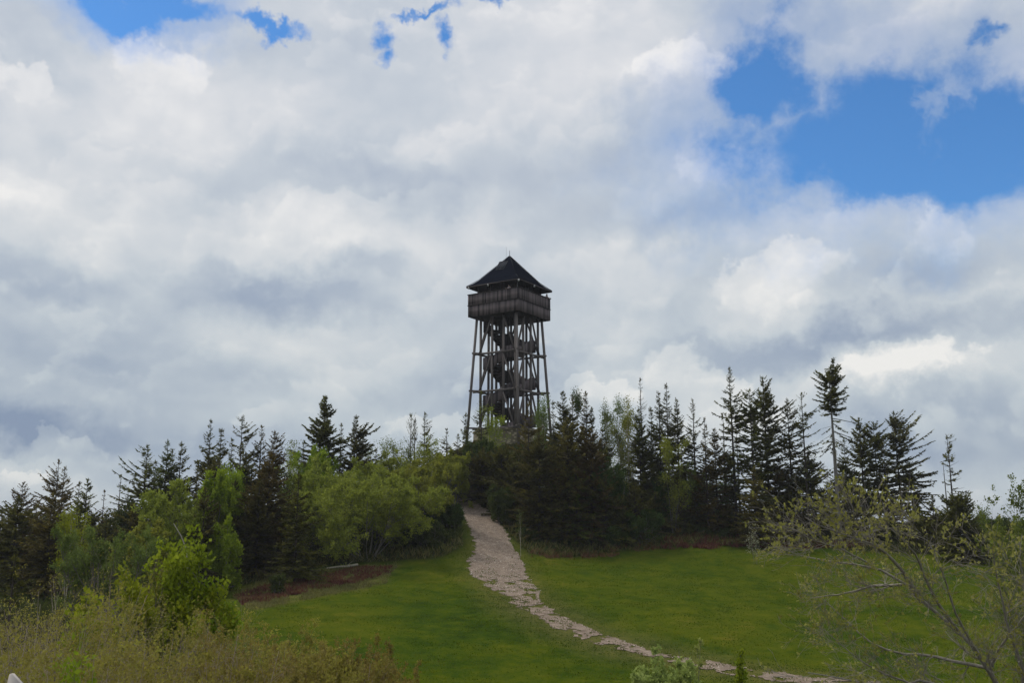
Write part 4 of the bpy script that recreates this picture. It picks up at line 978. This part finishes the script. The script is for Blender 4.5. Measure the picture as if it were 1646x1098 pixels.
# right side
for px, top, Y, w, lb in ((1668, 838, 88, 90, 'far bush closing the gap at the right edge of the photo'), (1580, 838, 98, 90, 'distant bush on the ridge right of the dark round-shouldered spruce'), (1630, 832, 104, 90, 'distant bush on the ridge behind the pale-leaved sapling')):
    Bf(px, top, Y, w, lb, **{**wil, 'kids': (9, 6, 4), 'mat': 'dark_leaves'})
for px, top, Y, w, lb in ((70, 830, 98, 44, 'low ridge spruce behind the tallest wispy far left spruce'), (155, 826, 98, 44, 'low ridge spruce behind the thin half-dead one'), (15, 838, 98, 50, 'low ridge spruce at the left edge'), (195, 820, 99, 44, 'low ridge spruce behind the bare dead spruce'), (110, 838, 99, 44, 'low ridge spruce behind the narrow far left spruce')):
    C(px, top, Y, w, lb, group=G1, **dense)
Bf(1500, 830, 92, 70, 'yellow-green bush left of the dark round-shouldered spruce', **{**wil, 'kids': (9, 6, 5)})
Bf(1595, 850, 82, 80, 'yellow-green bush right of the dark round-shouldered spruce', **{**wil, 'kids': (9, 6, 5), 'mat': 'willow_leaves'})
Bf(1640, 862, 76, 80, 'yellow-green bush at the right edge of the photo', **{**wil, 'kids': (9, 6, 5)})
Bf(1560, 815, 90, 40, 'pale wispy bush behind the dark round-shouldered spruce', **{**birch, 'per': 4})
Bf(1440, 838, 86, 80, 'green bush in front of the flag-shaped spruce foot', **{**wil, 'mat': 'dark_leaves', 'kids': (9, 6, 4)})
Bf(1628, 772, 34, 110, 'slim pale-leaved sapling rising at the right edge of the photo', name='birch_sapling', cat='sapling', mat='birch_leaves', bark='grey_bark', nst=5, spread=.35, kids=(14, 6, 4), per=6, size=.085, up=.3, ang=(.4, 1.0), rad=.03, ratio=(.35, .5, .5), jit=.04)
# ------------------------------------------------------------------ foreground: brown bushes at the left
brown = dict(name='bare_bush', cat='bush', mat='bud_leaves', bark='twig_bark', nst=40, spread=1.15, kids=(9, 6, 5), size=.045, up=.04, ang=(.5, 1.35), rad=.011, base_r=.5, jit=.02,
             ratio=(.45, .5, .5), sides=(4, 3, 3, 3), group='brown twiggy bushes in the foreground', stem_k=6, per=1, smin=.15)
GB = [(20, 962, 19, 330, 'brown twiggy bush filling the lower left edge of the photo', {}), (130, 945, 21, 330, 'brown twiggy bush under the pale willow at the left', {}),
      (205, 912, 26, 230, 'tallest twiggy bush with pinkish tips left of the maple bush', {}), (60, 1000, 14, 360, 'nearest brown bush in the bottom left corner behind the pale stake', {}),
      (235, 1010, 17, 330, 'brown bush in front of the maple bush, left part', {}), (345, 1005, 19, 300, 'pinkish-brown bush directly below the maple bush', {}),
      (330, 1045, 15, 330, 'low brown bush at the bottom edge below the maple bush', {}), (440, 1028, 20, 240, 'yellow-budded bush right of the maple bush at the bottom', {'per': 7, 'size': .05}),
      (520, 1052, 19, 220, 'low yellow-budded bush near the bottom centre-left', {'per': 7, 'size': .05}), (590, 1064, 20, 160, 'rightmost low yellow-budded bush at the bottom edge', {'per': 8, 'size': .05}),
      (470, 1072, 15, 260, 'lowest yellow-budded bush along the bottom edge', {'per': 7, 'size': .05}), (160, 1035, 12.5, 330, 'very near brown bush at the bottom left', {'per': 3}), (100, 985, 15.5, 330, 'dense brown bush between the bottom left corner and the short maple shoot', {'per': 3}),
      (290, 1022, 16, 330, 'dense brown bush below the left half of the maple', {'per': 3}), (400, 1040, 17, 300, 'dense olive-brown bush right below the maple bush', {'per': 5}), (540, 1062, 16.5, 260, 'olive-budded bush between the rightmost low bushes', {'per': 6})]
for px, top, Y, w, lb, kw in GB:
    Bf(px, top-(26 if px < 340 else 18), Y, w*1.15, lb, **{**brown, **kw})
mp = dict(name='maple_bush', cat='maple', mat='bright_leaves', bark='grey_bark', nst=5, spread=.3, kids=(11, 7, 4), per=6, size=.125, up=.2, ang=(.5, 1.2), rad=.04, ratio=(.4, .55, .5), jit=.10, base_r=.25, group='bright maples in the foreground')
Bf(285, 860, 24, 125, 'bright green young maple standing out of the brown bushes', **mp)
Bf(275, 925, 23, 150, 'wide lower tier of the bright green maple clump', **{**mp, 'spread': .7})
Bf(352, 945, 24, 80, 'small bright maple shoot right of the big young maple', **mp)
Bf(141, 962, 17, 30, 'thin maple shoot with a few bright leaves in the brown bushes', **{**mp, 'nst': 2, 'kids': (7, 4, 3), 'per': 4, 'size': .12})
Bf(105, 990, 16, 34, 'short maple shoot left of the thin bright one', **{**mp, 'nst': 2, 'kids': (6, 3, 3), 'per': 4, 'size': .11})
Bf(122, 1058, 12, 70, 'bright green leafy shoot low in the bottom left bushes', **{**mp, 'nst': 4, 'kids': (7, 4, 3), 'per': 4, 'size': .09, 'rad': .02})
Bf(150, 1010, 19, 70, 'yellow-green leafy shoot in the middle of the brown bushes', **{**mp, 'mat': 'willow_leaves', 'nst': 4, 'kids': (7, 4, 3), 'per': 3, 'size': .09, 'rad': .02})
Bf(225, 935, 24, 90, 'yellow-green bush between the tallest twiggy bush and the maple', **{**mp, 'mat': 'willow_leaves', 'nst': 6, 'spread': .6, 'size': .09})
# bottom centre: pale willow shrub and yellow-green saplings
Bf(1062, 1052, 25, 105, 'pale green willow shrub at the bottom edge in front of the trail', name='willow_bush', mat='sage_leaves', nst=12, spread=.6, kids=(10, 6, 4), per=8, size=.085, up=.35, rad=.02, ratio=(.4, .5, .5), jit=.03, base_r=.2, group='shrubs at the bottom edge')
Bf(1104, 1030, 25, 40, 'single arching pale shoot rising from the willow shrub', name='willow_bush', mat='sage_leaves', nst=2, spread=.25, kids=(12, 5, 3), per=5, size=.07, up=.3, rad=.015, ratio=(.2, .5, .5), jit=.02, base_r=.1, group='shrubs at the bottom edge')
sap = dict(name='young_sapling', cat='sapling', mat='bright_leaves', nst=1, spread=.05, kids=(16, 4, 3), per=4, size=.085, up=.4, ang=(.4, .9), rad=.02, ratio=(.13, .5, .5), jit=.02, base_r=.02, smin=.3, group='upright yellow-green saplings at the bottom edge')
Bf(1176, 1048, 25, 30, 'taller upright yellow-green sapling before the end of the trail', **sap)
Bf(1199, 1066, 25, 28, 'shorter upright yellow-green sapling on the right of its twin', **sap)

# ------------------------------------------------------------------ the leaning willow tree at the right
def grow_abs(P, Rr, nch, smin, Lm, ang, up, rng, k, bend, rfac):
    Q, R2 = grow(P, Rr, nch, smin, 1.0, ang, up, rng, k=k, bend=bend, rfac=rfac)
    L = np.linalg.norm(Q[:, -1]-Q[:, 0], axis=1); s_ = (Lm*rng.uniform(.45, 1.2, len(Q))/L)[:, None, None]
    return Q[:, :1]+(Q-Q[:, :1])*s_, R2
def pix_path(pts, k=12):
    P = np.array([at(a, b, Y) for a, b, Y in pts]); s = np.r_[0, np.cumsum(np.linalg.norm(np.diff(P, axis=0), axis=1))]; s /= s[-1]
    q = np.linspace(0, 1, k); return np.stack([np.interp(q, s, P[:, i]) for i in range(3)], -1)
rngw = np.random.default_rng(404)
boughs = [([(1640, 1190, 13.0), (1590, 1075, 13.0), (1545, 1020, 13.0), (1490, 975, 13.1), (1445, 930, 13.2), (1405, 912, 13.3), (1360, 905, 13.5), (1290, 893, 13.8)], .040, .008),
          ([(1480, 968, 13.1), (1445, 915, 12.8), (1405, 878, 12.6), (1372, 868, 12.5), (1330, 852, 12.4), (1290, 832, 12.3)], .030, .006),
          ([(1455, 940, 13.2), (1405, 940, 13.6), (1350, 955, 13.9), (1300, 962, 14.1)], .022, .006),
          ([(1540, 1015, 13.0), (1500, 960, 12.6), (1478, 915, 12.4), (1468, 890, 12.2), (1452, 872, 12.0), (1430, 852, 11.9)], .026, .006),
          ([(1590, 1075, 13.0), (1500, 1052, 13.5), (1440, 1048, 13.8), (1400, 1030, 14.0), (1360, 990, 14.2), (1330, 960, 14.4)], .026, .006),
          ([(1600, 1100, 13.0), (1540, 1000, 12.5), (1520, 940, 12.2), (1502, 900, 12.0), (1492, 872, 12)], .024, .006),
          ([(1640, 1190, 13.0), (1500, 1120, 13.5), (1420, 1090, 13.8), (1370, 1060, 14.0), (1325, 1015, 14.2)], .026, .006),
          ([(1640, 1190, 13.0), (1640, 1080, 12.5), (1615, 1000, 12.2), (1600, 930, 12.0), (1590, 880, 11.8)], .030, .006),
          ([(1640, 1190, 13.0), (1680, 1080, 12.5), (1660, 1000, 12.2), (1655, 930, 12.0)], .030, .006),
          ([(1590, 1075, 13.0), (1610, 1040, 12.8), (1640, 1000, 12.6), (1670, 960, 12.5)], .022, .006),
          ([(1560, 1120, 13.0), (1480, 1090, 12.6), (1440, 1100, 12.4), (1380, 1090, 12.2), (1300, 1075, 12.0)], .022, .006),
          ([(1405, 912, 13.3), (1350, 880, 13.1), (1310, 872, 13.0), (1270, 850, 12.9)], .014, .005),
          ([(1372, 868, 12.5), (1385, 852, 12.4), (1372, 838, 12.3)], .010, .004)]
BP = np.stack([pix_path(b[0]) for b in boughs]); BP[:, 1:] += np.cumsum(rngw.normal(0, .008, BP[:, 1:].shape), 1)
BR = np.stack([np.linspace(b[1], b[2], 12) for b in boughs])
root = at(1640, 1190, 13.0); zr_ = float(gz(root[0], 13.0))
e = empty('leaning_willow', (root[0], 13.0, zr_-.05), 'leaning willow tree with long lichen-grey boughs over the lower right of the photo', 'willow')
off = np.array([root[0], 13.0, zr_-.05]); BP = BP-off
stem_p = np.stack([np.array([.35*(1-q)+0, .1*(1-q), -.2+(root[2]-off[2]+.2)*q]) for q in np.linspace(0, 1, 12)])[None]
lv = [(stem_p, np.linspace(.10, .055, 12)[None]), (BP, BR)]
l2 = grow_abs(BP, BR, 12, .1, .50, (.4, 1.1), -.02, rngw, 6, .2, .42)
l3 = grow_abs(*l2, 6, .15, .42, (.3, 1.1), .12, rngw, 5, .2, .6)
l4 = grow_abs(*l3, 3, .2, .20, (.3, .9), .2, rngw, 3, .15, .6)
for q in (l2, l3, l4): np.clip(q[1], .0022, None, out=q[1])
wood_mesh('trunk', lv+[l2, l3, l4], 'lichen_bark', e, (10, 7, 4, 3, 3))
A4 = np.vstack([l4[0], l3[0][:, [0, 2, 4]]]); sel = rngw.random(len(A4)) < .52
leaf_mesh('crown', A4[sel], rngw, 4, .052, 'pale_leaves', e, jit=.012, smin=.55)

# ------------------------------------------------------------------ small things
# fallen pale branch at the meadow edge
pts = [hitg(525, 918), hitg(543, 916), hitg(558, 913), hitg(575, 911)]
P = np.array([[p[0], p[1], float(gz(p[0], p[1]))+.14+.05*math.sin(i*2)] for i, p in enumerate(pts)]); o_ = P[0].copy(); P -= o_
q = np.linspace(0, 1, 12); P = np.stack([np.interp(q, np.linspace(0, 1, 4), P[:, i]) for i in range(3)], -1)
sp = np.stack([P[7]+np.array([.12, 0, .1])*t_ *4 for t_ in np.linspace(0, 1, 12)])
e = wood_mesh('fallen_log', [(P[None], np.linspace(.06, .10, 12)[None]), (sp[None], np.linspace(.03, .01, 12)[None])], 'pale_bark', None, (8, 5)); e.location = tuple(o_)
tag(e, 'pale bleached log lying on the dry bank below the great willow', 'log')
# leaning dead pole in the left wood
a = at(291, 862, 66); b = at(279, 842, 66); a2 = at(300, 885, 66)
P = np.stack([a2, (a2+a)/2, a, b])-a2; zg = float(gz(a2[0], 66))
P = np.vstack([[[.3, 0, zg-a2[2]]], P])
e = wood_mesh('dead_pole', [(P[None], np.linspace(.05, .03, 5)[None])], 'pale_bark', None, (6,)); e.location = tuple(a2)
tag(e, 'bleached dead pole leaning in front of the yellow-green willow', 'dead tree')
# pale pointed stake in the corner
p0 = at(20, 1084, 7.6); w_ = 21/F*7.6; zb_ = float(gz(p0[0], 7.6)); hgt = p0[2]-zb_
V = []
prof = [(-.32*w_, -.1), (1.15*w_, -.1), (1.15*w_, hgt-w_*1.05), (.05*w_, hgt), (-.12*w_, hgt), (-.30*w_, hgt-w_*1.0)]
for y in (-.02, .02): V += [(x_, y, z_) for x_, z_ in prof]
Fs = [[0, 1, 2, 5], [5, 2, 3, 4], [6, 11, 8, 7], [11, 10, 9, 8]]+[[i, i+6, (i+1) % 6+6, (i+1) % 6] for i in range(6)]
e = mesh_obj('wooden_stake', V, Fs, 'post_wood', None, np.full(len(Fs), .5)); e.location = (p0[0], 7.6, zb_)
tag(e, 'pale wooden stake with a slanted pointed top in the bottom left corner', 'stake')

# ------------------------------------------------------------------ thin summer haze in the air
hz_ = MB(); hz_.box((0, 70, -3), (12600, 12600, 78)); hzm = bpy.data.materials.new('haze_air'); hzm.use_nodes = True; tt = NT(hzm.node_tree)
o_m = tt.n('ShaderNodeOutputMaterial'); pv = tt.n('ShaderNodeVolumePrincipled'); pv.inputs['Color'].default_value = rgb(.9, .93, 1); pv.inputs['Density'].default_value = .00023
tt.nt.links.new(pv.outputs[0], o_m.inputs['Volume'])
tag(hz_.build('haze', hzm), 'faint pale haze hanging over the hilltop', 'haze', kind='stuff')
# ------------------------------------------------------------------ ground cover
rg = np.random.default_rng(909)
def scatter_tufts(name, n, xr, yr, mask, h, w, mat, label, cat, lean=.5, zoff=-.02, clump=None, thr=None):
    x = rg.uniform(*xr, n); y = rg.uniform(*yr, n) if np.isscalar(yr[0]) else None
    k = mask(x, y); x, y = x[k], y[k]; n = len(x)
    z = gz(x, y)+zoff; hh = h*rg.uniform(.5, 1.4, n)
    if clump: hh = hh*(.35+1.3*fbm(x/clump, y/clump, 44, 3))
    D = np.c_[rg.normal(0, lean, n), rg.normal(0, lean, n), np.ones(n)]
    V, Fq = leaves(np.c_[x, y, z], D, hh, w*rg.uniform(.6, 1.4, n), rg)
    tn = np.clip(.3*rg.random(n)+1.7*(fbm(x/2.8, y/2.0, 71, 5)-.30), 0, 1)
    return tag(mesh_obj(name, V, Fq, mat, None, tn), label, cat, kind='stuff')
PWn = PW
def on_grass(x, y):
    p = project(np.c_[x, y, gz(x, y)]); i = inside(x, y, MEADOW)
    wob = inside(x+(fbm(x/.9, y/.9, 5)-.5)*1.0, y+(fbm(x/.9, y/.9, 6)-.5)*1.3, PWn) & ((p[1] < 925) | (rg.random(len(x)) < .8))
    vis = (p[0] > -60) & (p[0] < 1710) & (p[1] < 1130)
    return i & ~wob & vis & (rg.random(len(x)) < 1.15-dist_path(x, y)*0+0)
scatter_tufts('grass', 260000, (-32, 44), (40, 95), on_grass, .055, .05, 'grass_blades', 'short green grass of the sloping meadow', 'grass', clump=1.6)
scatter_tufts('grass_tussocks', 90000, (-32, 44), (40, 95), lambda x, y: on_grass(x, y) & (fbm(x/2.2, y/1.2, 31, 4) > .50), .10, .04, 'grass_blades', 'taller grass tussocks dotted over the meadow', 'grass', clump=1.0)
def near_path(x, y):
    d_ = dist_path(x, y); return (rg.random(len(x)) < np.clip(1.1-d_/2.6, 0, 1)) & inside(x, y, MEADOW) & ~inside(x, y, PWn)
scatter_tufts('dry_path_grass', 60000, (-8, 30), (42, 86), near_path, .09, .035, 'dry_grass', 'worn yellowish grass along the footpath', 'dry grass')
dryp = dry
def creeping(x, y):
    p = project(np.c_[x, y, gz(x, y)]); return inside(x, y, PWn) & (fbm(x/.7, y/.7, 61, 4) > np.interp(p[1], [900, 930, 1000, 1100], [.66, .50, .50, .46]))
scatter_tufts('creeping_grass', 90000, (-8, 30), (42, 90), creeping, .07, .05, 'grass_blades', 'grass creeping into the gravel of the footpath', 'grass', zoff=.03)
def verge(x, y): d_ = dist_path(x, y); return (d_ < 4.5) & inside(x, y, MEADOW) & ~inside(x, y, PWn) & (fbm(x/.6, y/.6, 62) > .45)
scatter_tufts('verge_grass', 80000, (-10, 32), (42, 90), verge, .08, .05, 'grass_blades', 'tufty grass on both verges of the footpath', 'grass')
def in_dry(x, y): return inside(x, y, dryp) & (fbm(x/1.5, y/1.5, 12) > .3)
scatter_tufts('dry_bank_grass', 60000, (-30, -5), (58, 90), in_dry, .25, .05, 'dry_grass', 'tall straw-coloured grass on the bank below the left wood', 'dry grass')
H1 = [tuple(hitg(*p)[:2]) for p in [(380, 975), (385, 955), (440, 940), (520, 926), (585, 912), (628, 912), (620, 926), (560, 940), (500, 952), (430, 968)]]
H2 = [tuple(hitg(*p)[:2]) for p in [(1060, 884), (1075, 868), (1130, 858), (1210, 864), (1310, 870), (1400, 872), (1400, 882), (1310, 883), (1200, 881), (1110, 884)]]
H3 = [tuple(hitg(*p)[:2]) for p in [(850, 897), (850, 886), (930, 884), (1040, 874), (1060, 884), (1000, 892)]]
def in_h(pl, t_):
    return lambda x, y: inside(x+(fbm(x/1.1, y/1.1, 2)-.5)*1.6, y+(fbm(x/1.1, y/1.1, 9)-.5)*1.6, pl) & (fbm(x/1.0, y/1.0, 15) > t_)
scatter_tufts('heather', 110000, (-30, -5), (60, 92), in_h(H1, .35), .28, .09, 'heather', 'reddish-brown bilberry patch on the bank below the great willow', 'heather', lean=.6)
scatter_tufts('heather', 70000, (10, 40), (78, 100), in_h(H2, .40), .42, .10, 'heather', 'reddish-brown bilberry strip before the right wood', 'heather', lean=.6)
scatter_tufts('heather', 30000, (0, 18), (78, 98), in_h(H3, .42), .35, .07, 'heather', 'dull brown bilberry fringe right of the trail', 'heather', lean=.6)
def fringe(x, y):
    p = project(np.c_[x, y, gz(x, y)]); return ~inside(x, y, MEADOW) & inside(x, y-3.5, MEADOW) & (p[0] > -40) & (p[0] < 1700) & ~inside(x, y, PWn)
scatter_tufts('undergrowth', 90000, (-48, 50), (60, 104), fringe, .55, .08, 'dry_grass', 'rough green undergrowth along the edge of the wood', 'undergrowth', lean=.6, clump=2.0)
def woodfloor(x, y): return ~inside(x, y, MEADOW) & ~inside(x, y, PWn) & (y < 112) & (np.hypot(x-TX, y-TY) > 6)
scatter_tufts('forest_floor_plants', 90000, (-62, 62), (55, 112), woodfloor, .6, .10, 'dark_leaves', 'low dark plants covering the wood floor', 'undergrowth', lean=.7, clump=2.5)
scatter_tufts('valley_grass', 60000, (-30, 34), (9, 44), lambda x, y: np.abs(x) < y*.75+3, .28, .03, 'grass_blades', 'longer grass of the hollow below the bushes', 'grass', clump=1.5)
